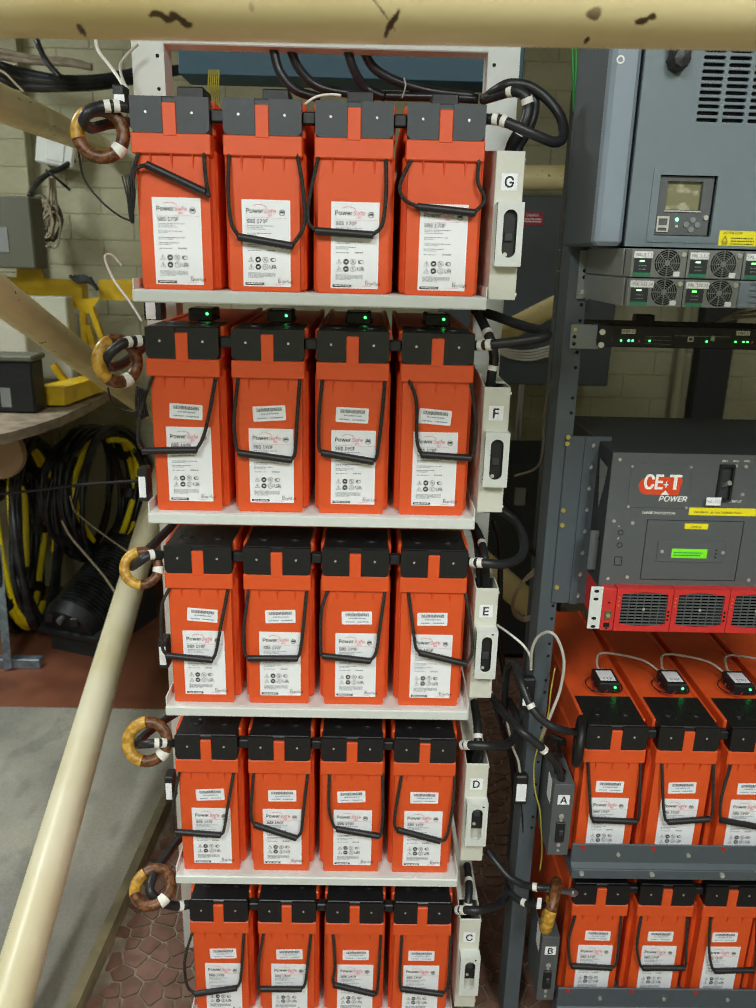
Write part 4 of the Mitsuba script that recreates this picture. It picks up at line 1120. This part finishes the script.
tg = part(ic, 'hang_tag', box(p[0] - .013, YI - .011, p[2] - .0085, p[0] + .013, YI - .0104, p[2] + .006), 'label_white', label='white hanging tag')
part(tg, 'lettering', text('PNL 333', .0045, p[0], p[2] - .004, YI - .011, center=True), 'grey_ink')
st = part(ic, 'yellow_strip', box(rx(689, 510), YI - .001, rz(720, 515.5), rx(770, 512), YI, rz(720, 508)), 'yellow_sticker', label='long yellow warning strip')
part(st, 'lettering', text('Suitable for use in a Computer Room', .0036, rx(694, 511), rz(722, 513.3), YI - .001), 'ink')
ea0, ea1 = X(596, 545, .03), X(603, 545, .03)
part(ic, 'ear', join(cbox(ea0 - .012, .03, Zz(600, 570, .03), ix0 + .001, .034, Zz(600, 531, .03), .001)), 'panel_grey')
part(ic, 'ear', hull([at(600, 458, .06), at(610, 470, .02), at(608, 505, .02), at(598, 512, .06), at(600, 458, .062), at(610.3, 470, .022), at(608.3, 505, .022), at(598.3, 512, .062)]), 'psu_grey')
for b in (539, 561):
    p = at(600, b, .03)
    part(ic, 'bolt_hole', disc((p[0], .0298, p[2]), (0, -1, 0), .0035, .0006, 8), 'dark_hole')

# inverter modules (red)
YR = -.02
mz1, mz0 = Zz(650, 588.5, YR), Zz(650, 631.5, YR)
x_ear = X(589.5, 610, YR); x_l = X(602, 610, YR); x_m = X(615.5, 610, YR)
rsf = thing('inverter_shelf', 'red control panel with pale slotted ear at the left of the red fan modules', 'equipment shelf')
ear = part(rsf, 'ear', cbox(x_ear, YR + .003, mz0 + .002, x_l, YR + .006, mz1, .0008), 'white_steel')
for f in (.08, .27, .72, .90):
    part(ear, 'bolt_hole', plate(stadium(0, 0, .0064, .0065) if False else affinity.scale(Point((x_ear + x_l) / 2 - .001, mz0 + (mz1 - mz0) * f).buffer(.0035, quad_segs=4), 1.3, .8), YR + .003, .0006), 'dark_hole')
part(rsf, 'panel', cbox(x_l, YR, mz0, x_m - .001, YR + .2, mz1 - .002, .0012), 'inverter_red')
xc = (x_l + x_m) / 2 - .001
part(rsf, 'socket', cbox(xc - .006, YR - .002, mz0 + (mz1 - mz0) * .26, xc + .006, YR, mz0 + (mz1 - mz0) * .48, .0008), 'olive_box')
part(rsf, 'button', disc((xc, YR - .002, mz0 + (mz1 - mz0) * .37), (0, -1, 0), .004, .002, 10), 'brass_screw')
part(rsf, 'socket', plate(sbox(xc - .006, mz0 + .008, xc + .005, mz0 + .016), YR, .001), 'dark_hole')
for f in (.66, .06):
    part(rsf, 'socket', disc((xc, YR, mz0 + (mz1 - mz0) * f), (0, -1, 0), .002, .0008, 8), 'dark_hole')
MW = X(672, 610, YR) - X(615.5, 610, YR)
for k in range(4):
    x0 = x_m + k * MW; x1 = x0 + MW - .0012
    zt_, zb_ = mz1 - .001, mz0
    gx0, gx1 = x0 + MW * .11, x1 - MW * .10
    gz0, gz1 = zb_ + (zt_ - zb_) * .16, zt_ - (zt_ - zb_) * .12
    n = 12
    arc = lambda s, z: [(gx0 + (gx1 - gx0) * t, z + s * .004 * math.sin(math.pi * t)) for t in np.linspace(0, 1, n)]
    hole = Polygon(arc(1, gz1 - .003) + arc(-1, gz0 + .003)[::-1]).buffer(.002, quad_segs=3)
    t = thing('inverter_module', f'red module with dark grille, {ORD[k]} from left under the inverter cabinet', 'inverter module', 'red inverter modules')
    part(t, 'face', join(plate(sbox(x0, zb_, x1, zt_).difference(hole), YR + .004, .004), box(x0, YR + .004, zb_, x1, YR + .25, zb_ + .002), box(x0, YR + .004, zt_ - .002, x1, YR + .25, zt_), box(x0, YR + .004, zb_, x0 + .002, YR + .25, zt_), box(x1 - .002, YR + .004, zb_, x1, YR + .25, zt_)), 'inverter_red')
    bars = [sbox(gx0 - .004, gz0 - .003 + (gz1 - gz0 + .006) * (j + .25) / 11, gx1 + .004, gz0 - .003 + (gz1 - gz0 + .006) * (j + .62) / 11) for j in range(11)]
    bars += [sbox(gx0 + (gx1 - gx0) * f - .0007, gz0 - .004, gx0 + (gx1 - gx0) * f + .0007, gz1 + .004) for f in (.16, .33, .5, .67, .84)]
    part(t, 'grille', plate(union_all(bars).intersection(hole.buffer(.001)), YR + .004, .0025), 'panel_grey', label='dark grey grille')
    part(t, 'grille_backing', box(gx0 - .003, YR + .012, gz0 - .005, gx1 + .003, YR + .013, gz1 + .005), 'dark_hole')
    part(t, 'screw', disc(((gx0 + gx1) / 2, YR + .0015, (gz0 + gz1) / 2), (0, -1, 0), .0026, .0012, 8), 'screw')
    for j in range(3):
        part(t, 'light', disc((x0 + MW * .045, YR, gz0 + (gz1 - gz0) * (.62 + .13 * j)), (0, -1, 0), .0014, .0006, 6), 'brass_screw')
        part(t, 'notch', box(x1 - MW * .065, YR - .0006, gz0 + (gz1 - gz0) * (.14 + .13 * j), x1 - MW * .03, YR, gz0 + (gz1 - gz0) * (.21 + .13 * j)), 'dark_hole')
# behind the opening of the equipment rack
p = at(643, 320, .35)
solo('black_duct_end', cbox(p[0] - .02, .33, p[2] - .012, p[0] + .018, .36, p[2] + .012, .002), 'black_plastic', 'small black duct end behind the alarm unit', 'duct end')
for k in range(3):
    cable('grey_wire', f'grey wire fanning right behind the alarm unit, {ORD[k]} of three from below', 'cable', [(715, 323 + k, .25), (730, 319 - k * 2, .25), (745, 317 - k * 4, .25), (775, 316 - k * 7, .3)], .0032, 'tan_wire', group='grey wires fanning right behind the alarm unit')

# ------------------------------------------------------------------ pipes
def pipe(name, label, a, b, r, m='pipe', e0_=0.0, e1_=0.0):
    u = (b - a) / np.linalg.norm(b - a)
    a, b = a - u * e0_, b + u * e1_
    solo(name, rod(a, b, r, 40), m, label, 'pipe', 40)
    return a, b


yp = -.62
pa, pb = at(0, 34.5, yp), at(756, 48, yp)
rp = .047
fa, fb = pa + np.array([-.4, 0, rp * .93]), pb + np.array([.4, 0, rp * .93])
u = (pb - pa) / np.linalg.norm(pb - pa)
fa, fb = pa - u * .5 + [0, 0, rp * .97], pb + u * .5 + [0, 0, rp * .97]
solo('front_pipe', rod(fa, fb, rp, 48), 'pipe', 'cream painted pipe running across the very top, close to the viewer', 'pipe', 40)
for (px, py, ln, wd, an, bd2) in ((160, 14, .010, .0022, 6, .0012), (178, 16.5, .008, .0022, 16, .0012), (72, 22.5, .0028, .0022, 0, 0), (392, 20, .009, .0022, -58, .0006), (380, 8, .014, .0005, 48, 0), (643, 19.5, .005, .002, -8, 0), (653, 16, .003, .002, 0, 0), (594, 33, .002, .0015, 0, 0)):
    c0 = at(px, py, yp - rp * .75); d0 = at(px + math.cos(math.radians(an)), py + math.sin(math.radians(an)), yp - rp * .75) - c0
    d0 /= np.linalg.norm(d0); e_ = np.cross(d0, [0, 1, 0]); e_ /= np.linalg.norm(e_)
    MARKS.append((c0.tolist(), [*d0.tolist(), *e_.tolist()], ln, wd, bd2))
pipe('brace_pipe', 'cream pipe running from the upper left edge to behind the top ring coil', at(0, 103, .84), at(72, 134, 1.87), .045, e0_=.5, e1_=.75)
pipe('brace_pipe', 'cream pipe slanting across the yellow frame at the left', at(0, 296, .67), at(138, 400, 1.95), .045, e0_=.5, e1_=.6)
a, b = at(22, 960, .09), at(150, 520, 1.82)
u = (b - a) / np.linalg.norm(b - a)
solo('leaning_pipe', rod(a - u * ((a[2] - .08) / u[2]), b + u * .55, .049, 40), 'pipe_white', 'long pale pipe leaning over the concrete pad at the left', 'pipe', 40)
pipe('wall_pipe', 'cream pipe running level behind box G', at(500, 178, 2.3), at(580, 178, 2.3), .05, e0_=.3, e1_=.4)
pipe('wall_pipe', 'cream pipe rising to the right behind the cable above box F', at(500, 334, 1.5), at(560, 303, 1.7), .036, e0_=.4, e1_=.3)
pipe('wall_pipe', 'cream pipe sloping down behind box E', at(490, 570, 1.5), at(530, 605, 1.5), .05, e0_=.2, e1_=.15)

# ------------------------------------------------------------------ behind the middle gap
yk = 2.25
k0, k1 = at(500, 195, yk), at(585, 386, yk)
t = thing('wall_cabinet', 'dark grey wall cabinet with red caution signs behind box G', 'cabinet')
part(t, 'body', cbox(k0[0] - .2, yk, k1[2], k1[0] + .1, WY - .01, k0[2], .004), 'cabinet_back')
for (a, b, c, d) in ((521, 212, 544, 225), (559.5, 213, 575, 226)):
    s0, s1 = at(a, d, yk), at(c, b, yk)
    sg = part(t, 'sign', box(s0[0], yk - .003, s0[2], s1[0], yk - .0005, s1[2]), 'sign_red', label='red caution sign')
    hh = s1[2] - s0[2]
    part(sg, 'lettering', join(text('Caution', hh * .2, (s0[0] + s1[0]) / 2, s0[2] + hh * .66, yk - .003, center=True), *greek(s0[0] + .01, s1[0] - .01, s0[2] + hh * .42, hh * .07, yk - .003, RNG), *greek(s0[0] + .01, s1[0] - .01, s0[2] + hh * .24, hh * .07, yk - .003, RNG)), 'label_white')
ca, cb = at(528, 380, 2.45), at(524, 465, 2.45)
solo('conduit', rod([ca[0], 2.6, ca[2] + .2], [ca[0], 2.6, cb[2] - .5], .022, 14), 'zinc', 'vertical metal conduit on the wall behind box F', 'conduit', 40)
m0, m1 = at(478, 520, 1.9), at(552, 466, 1.9)
t = thing('floor_machine', 'dark machine with a pale rating plate behind box F', 'machine')
part(t, 'body', cbox(m0[0], 1.9, 0.01, m1[0] + .1, 2.4, m1[2], .02), 'dark_machine')
s0, s1 = at(514, 505, 1.9), at(526, 488, 1.9)
part(t, 'rating_plate', box(s0[0], 1.897, s0[2], s1[0], 1.9, s1[2]), 'psu_grey')
c0 = X(682, 350, 2.6)
solo('conduit', rod([c0, 2.6, 0], [c0, 2.6, 2.6], .02, 14), 'wall_far', 'cream vertical conduit on the wall behind the alarm unit', 'conduit', 40)
w0_, w1_ = at(690, 420, 2.6), at(741, 300, 2.6)
solo('dark_locker', cbox(w0_[0], 2.6, .01, w1_[0], 2.68, 2.2, .006), 'dark_machine', 'tall dark locker by the wall behind the equipment rack', 'locker')

# ------------------------------------------------------------------ the left background
# cables along the wall, upper left
for k, (dy, r) in enumerate(((0, .026), (8, .024), (-6, .018))):
    cable('wall_cable', ['thick black cable sagging along the wall at upper left, middle', 'thick black cable sagging along the wall at upper left, lowest', 'black cable along the wall at upper left, highest'][k], 'cable',
          [(-25, 60 + dy, 1.9), (0, 71 + dy, 1.9), (25, 78 + dy, 1.95), (60, 82 + dy * .6, 2.0), (100, 81 + dy * .5, 2.1), (135, 75 + dy * .5, 2.2), (180, 70, 2.3)], r * .8, 'black_hose')
cable('wall_cable', 'black cable hanging diagonally in front of the wall at upper left', 'cable', [(33, 28, 2.0), (38, 44, 2.0), (47, 62, 1.95), (60, 77, 1.9)], .011, 'black_hose')
for k in range(2):
    cable('copper_pipe', ['thin copper pipe along the upper left wall, upper one', 'thin copper pipe along the upper left wall, lower one'][k], 'pipe', [(-20, 48 + k * 6, 2.4), (0, 51 + k * 6, 2.4), (35, 58 + k * 4, 2.4), (70, 61 + k * 3, 2.4), (92, 67 + k, 2.4)], .012, 'board')
cable('grey_wire', 'thin grey wire curving down at the far upper left', 'cable', [(-5, 68, 1.7), (6, 74, 1.7), (15, 83, 1.7), (24, 92, 1.7)], .004, 'tan_wire')
# the white thermostat box, askew on the wall
c0 = at(57, 151, 2.6)
t = thing('wall_device', 'white square device mounted askew on the wall at the left', 'device')
R4 = trimesh.transformations.rotation_matrix(math.radians(10), [0, 1, 0])
for nm, m_, mm in (('housing', cbox(-.085, -.03, -.065, .085, .09, .065, .008), 'white_steel'), ('cover', cbox(-.035, -.036, -.045, .045, -.029, .045, .003), 'white_steel')):
    m_.apply_transform(R4); m_.apply_translation(c0); part(t, nm, m_, mm)
# hanging tangle of string
t = thing('wire_tangle', 'tangle of pale string and wire hanging on the wall at the left', 'wire')
rng = np.random.default_rng(2)
for k in range(9):
    c = (46 + rng.uniform(-6, 6), 228 + rng.uniform(-14, 12)); pts = []
    for a in np.linspace(0, 6.0, 9):
        pts.append(at(c[0] + (8 + 3 * rng.random()) * math.cos(a + k), c[1] + (16 + 6 * rng.random()) * math.sin(a + k), 2.45 + .012 * k))
    part(t, 'loop', tube([at(52, 178, 2.5)] * (0) + pts, .005 if k < 5 else .009, 6), 'tan_wire' if k < 5 else 'olive_box', True)
for k in range(3):
    part(t, 'strand', tube([at(50 + k * 2, 178, 2.52), at(48 + k * 4, 200, 2.5), at(42 + k * 8, 222, 2.5)], .006, 6), 'tan_wire', True)
cable('wall_cable', 'black strap reaching from the dark box up to the wall device', 'cable', [(30, 196, 2.3), (36, 184, 2.4), (48, 174, 2.5), (62, 168, 2.55), (74, 160, 2.6)], .013, 'black_hose')
cable('thin_lead', 'thin black cable across the wall tangle at the left', 'cable', [(46, 170, 2.5), (56, 178, 2.5), (70, 190, 2.55)], .006, 'rubber')
# yellow frame
YF = 2.25
t = thing('yellow_stand', 'yellow painted steel stand with struts against the wall at the left', 'frame')


def beam(p, q, hw, dp=.05):
    p, q = np.array(p), np.array(q)
    u = (q - p) / np.linalg.norm(q - p); w = np.cross(u, [0, 1, 0]); w /= np.linalg.norm(w)
    return hull([x + s * w * hw + v for x in (p, q) for s in (-1, 1) for v in (np.zeros(3), np.array([0, dp, 0]))])


part(t, 'beam', beam(at(-30, 290, YF), at(82, 294.5, YF), .058, .08), 'yellow_paint')
part(t, 'beam', beam(at(99, 290, YF + .02), at(190, 291, YF + .02), .042, .07), 'yellow_paint')
part(t, 'post', hull([at(16, 288, YF - .01), at(47, 288, YF - .01), at(36, 268, YF - .01), at(36, 250, YF - .01), at(17, 250, YF - .01), at(16, 288, YF + .06), at(47, 288, YF + .06), at(36, 250, YF + .06), at(17, 250, YF + .06)]), 'yellow_paint')
part(t, 'gusset', hull([at(74, 300, YF - .02), at(100, 297, YF - .02), at(92, 310, YF - .02), at(82, 318, YF - .02), at(74, 300, YF + .03), at(100, 297, YF + .03), at(92, 310, YF + .03), at(82, 318, YF + .03)]), 'yellow_paint')
for (a, b) in (((82, 312), (86, 365)), ((87, 325), (101, 380)), ((90, 308), (118, 385))):
    part(t, 'strut', beam(at(*a, YF - .03), at(*b, YF - .03), .0115, .03), 'yellow_paint')
part(t, 'strut', beam(at(52, 365, 1.95), at(68, 388, 1.95), .012, .03), 'yellow_paint')
b0_, b1_ = at(41, 396, 1.75), at(86, 382, 2.1)
part(t, 'foot_beam', hull([b0_ + [0, 0, d] for d in (-.035, .035)] + [b0_ + [.09, 0, d] for d in (-.035, .035)] + [b1_ + [0, 0, d] for d in (-.03, .03)] + [b1_ + [.09, 0.02, d] for d in (-.03, .03)] + [b0_ + [-.02, .01, -.035], b0_ + [-.02, .01, .035]]), 'yellow_paint')
for k in range(4):
    part(t, 'rag', tube([at(70 + k * 4, 276, YF - .05), at(80 + k * 3, 282 - k, YF - .06), at(92 + k * 2, 278 + k * 4, YF - .05)], .008, 6), 'dark_machine', True, label='dark rag over the beam')
# boxes on the frame and the board
a, b = at(-8, 268, 2.05), at(29, 196, 2.05)
t = thing('dark_box', 'dark olive box resting on the yellow frame at the left edge', 'box')
part(t, 'body', cbox(a[0] - .3, 2.05, a[2], b[0], 2.18, b[2], .006), 'olive_box')
q0_, q1_ = at(0, 252, 2.05), at(7, 227, 2.05)
part(t, 'label', box(q0_[0] - .03, 2.047, q0_[2], q1_[0], 2.05, q1_[2]), 'psu_grey')
a, b = at(-8, 378, 2.12), at(66, 297, 2.12)
t = thing('white_box', 'off-white box on the board behind the slanting pipe', 'box')
part(t, 'body', cbox(a[0] - .2, 2.12, a[2], b[0], 2.2, b[2], .006), 'white_box')
a, b = at(0, 372, 1.98), at(24, 318, 1.98)
part(t, 'front_face', cbox(a[0] - .2, 1.98, a[2], b[0], 2.11, b[2], .006), 'ceiling_white')
BZ = at(20, 418, 1.6)[2]
a = at(36, 411, 1.62); b = at(36, 356, 1.62)
t = thing('black_battery_case', 'black battery case with white label on the round board', 'battery case')
bw = a[0]
part(t, 'body', cbox(bw - .5, 1.62, a[2] - .01, bw, 1.73, b[2] - .02, .008), 'unit_black')
part(t, 'cover', cbox(bw - .51, 1.61, b[2] - .022, bw + .008, 1.74, b[2], .006), 'olive_box')
q0_, q1_ = at(2, 407, 1.62), at(10, 388, 1.62)
part(t, 'label', box(q0_[0], 1.6185, q0_[2], q1_[0], 1.62, q1_[2]), 'psu_grey')
# the round board: its front edge bends from the left border up to the right
zbd = a[2] - .01
edge = [onz(px, py, zbd) for px, py in ((-60, 436), (-20, 438), (10, 432), (35, 425), (62, 416), (88, 404), (108, 392))]
back = [onz(112, 380, zbd), onz(60, 372, zbd), onz(-60, 372, zbd)]
pg = Polygon([(p[0], p[1]) for p in edge + back]).buffer(0).intersection(sbox(-4, -2, 1, 2.6))
bm_ = trimesh.creation.extrude_polygon(pg, .035, engine='earcut'); bm_.apply_translation((0, 0, zbd - .036))
t = thing('round_board', 'weathered grey-brown board with rounded edge above the cable coils', 'board')
part(t, 'top', bm_, 'board')
pg2 = pg.buffer(-.004).difference(pg.buffer(-.03))
pc_ = onz(-30, 430, zbd - .2)
part(t, 'support', box(-2.2, 1.8, zbd - .45, -1.25, 2.3, zbd - .037), 'dark_machine')
lp_ = at(-2, 447, 1.62)
solo('brown_panel', lathe([(0, .03), (.10, .03), (.105, .02), (.105, .0), (0, 0)], lp_ + np.array([-.02, .05, -.03]), (0, -1, 0), 28), 'brown_board', 'brown rounded panel under the board at the left edge', 'panel', 40)

# cable coils
def coil(name, label, c, R, axis, hoses, seed, spread=.08):
    rg = np.random.default_rng(seed)
    t = thing(name, label, 'cable coil')
    ax = np.array(axis, float); ax /= np.linalg.norm(ax)
    u = np.cross([0, 0, 1.0], ax); u /= np.linalg.norm(u); v = np.array([0, 0, 1.0])
    for k in range(hoses[0]):
        off = rg.uniform(-1, 1) * spread; rr = R * rg.uniform(.86, 1.0); ph = rg.uniform(0, 6.28)
        P = [c + ax * (off + .015 * math.sin(a * 2 + ph)) + (rr + .012 * math.sin(3 * a + ph)) * (math.cos(a) * u + math.sin(a) * v) for a in np.linspace(0, 2 * math.pi, 40, endpoint=False)]
        part(t, 'black_hose', tube(P, rg.choice([.012, .016, .009]), 7, smooth=False, closed=True), 'black_hose', True)
    for k in range(hoses[1]):
        off = rg.uniform(-.6, 1) * spread; rr = R * rg.uniform(.80, .97); ph = rg.uniform(0, 6.28)
        for s in range(3):
            a0 = ph + s * 2.1; a1 = a0 + rg.uniform(1.3, 1.9)
            P = [c + ax * (off + .015 * math.sin(a * 2 + ph)) + (rr + .012 * math.sin(3 * a + ph)) * (math.cos(a) * u + math.sin(a) * v) for a in np.linspace(a0, a1, 16)]
            part(t, 'yellow_hose', tube(P, .0155, 7, smooth=False), 'yellow_hose', True)
    for a in (.5, 2.4, 3.6, 5.2, 6.0):
        pc0 = c + R * .92 * (math.cos(a) * u + math.sin(a) * v)
        d = -math.sin(a) * u + math.cos(a) * v
        part(t, 'strap', tube([pc0 - d * .022, pc0 + d * .022], [.045, .045], 12, smooth=False), 'rubber', 40)
    return t


cc = onz(40, 655, .01)
coil('cable_coil', 'large coil of black and yellow hose standing at the left edge', np.array([at(20, 545, 2.14)[0], 2.14, .475]), .45, (.985, .17, 0), (17, 4), 4, .10)
coil('cable_coil', 'smaller coil of black and yellow hose resting on the ribbed case', np.array([at(98, 492, 2.36)[0], 2.36, at(98, 492, 2.36)[2]]), .325, (.97, -.24, 0), (16, 2), 9, .10)
# ribbed closure: half round, lying on its flat side on a dark box
f0 = at(70, 630, 1.86)
f1 = at(131, 553, 2.3)
dirv = f1 - f0; L_ = np.linalg.norm(dirv); dirv /= L_
side = np.cross(dirv, [0, 0, 1]); side /= np.linalg.norm(side); upv = np.cross(side, dirv)
t = thing('ribbed_case', 'black ribbed half-round case lying beside the hose coils', 'case')
Rb = .138
prof = [(math.cos(a), math.sin(a)) for a in np.linspace(0, math.pi, 20)]


def half(s0, s1, r0, r1):
    return hull([f0 + dirv * s + r * (c * side + s_ * .98 * upv) for s, r in ((s0, r0), (s1, r1)) for c, s_ in prof])


part(t, 'shell', half(.03, L_, Rb * .93, Rb * .93), 'black_hose', 30)
for k in range(22):
    s = .05 + k * (L_ - .08) / 22
    part(t, 'ridge', half(s, s + .013, Rb, Rb), 'black_hose', 30)
part(t, 'end_cap', half(-.01, .045, Rb * .9, Rb * 1.03), 'unit_black', 30)
part(t, 'base_lip', join(hull([f0 + dirv * s + side * w * Rb * 1.12 + upv * h for s in (-.025, .03) for w in (-1, 1) for h in (-.028, 0)]), hull([f0 + dirv * s + side * w * Rb * 1.05 + upv * h for s in (0.03, L_) for w in (-1, 1) for h in (-.03, 0)])), 'dark_machine')
for w in (-.5, .45):
    pq = f0 - dirv * .005 + side * w * Rb + upv * Rb * .55
    part(t, 'latch', cbox(*(pq - [.018, .02, .02]), *(pq + [.018, .01, .02]), .004), 'black_plastic')
pq = f0 - dirv * .012 + upv * Rb * .62
part(t, 'valve', join(rod(pq + dirv * .01, pq - dirv * .02, .014, 12), rod(pq - dirv * .02 + upv * .012, pq - dirv * .02 - upv * .014, .006, 8)), 'zinc', 40, label='bright metal valve')
bse = hull([f0 + dirv * s + side * w * Rb * .9 + np.array([0, 0, z]) - upv * .03 for s in (.02, L_) for w in (-1, 1) for z in (0,)] + [np.array([*(f0 + dirv * s + side * w * Rb * .9)[:2], .008]) for s in (.02, L_) for w in (-1, 1)])
solo('dark_crate', bse, 'dark_machine', 'dark crate under the black ribbed case', 'crate')
cable('floor_wire', 'stiff tan wire bending down over the ribbed case to the pipe', 'cable', [(62, 521, 1.6), (70, 536, 1.55), (86, 555, 1.5), (103, 575, 1.45), (115, 592, 1.4)], .0042, 'tan_wire')
cable('floor_wire', 'thin grey wire from the hose coil to the pipe', 'cable', [(70, 496, 1.9), (74, 510, 1.85), (80, 516, 1.85), (100, 532, 1.7), (128, 552, 1.5)], .003, 'tan_wire')
cable('wall_cable', 'thin black cable stretched level in front of the hose coils', 'cable', [(-20, 496, 1.5), (30, 491, 1.5), (80, 485, 1.45), (150, 480, 1.35)], .0055, 'rubber')
t = thing('steel_bracket', 'galvanised steel bracket standing on the red floor at the left edge', 'bracket')
g0_ = onz(8, 668, .01)
part(t, 'post', hull([at(-8, 545, g0_[1]), at(1, 545, g0_[1]), at(12, 668, g0_[1] - .02), at(4, 671, g0_[1] - .02), at(-8, 545, g0_[1] + .03), at(1, 545, g0_[1] + .03), at(12, 668, g0_[1] + .01), at(4, 671, g0_[1] + .01)]), 'galvanised')
q = onz(45, 662, .012)
part(t, 'foot', cbox(g0_[0] - .3, g0_[1] + .0, .007, q[0], g0_[1] + .045, .05, .003), 'galvanised')
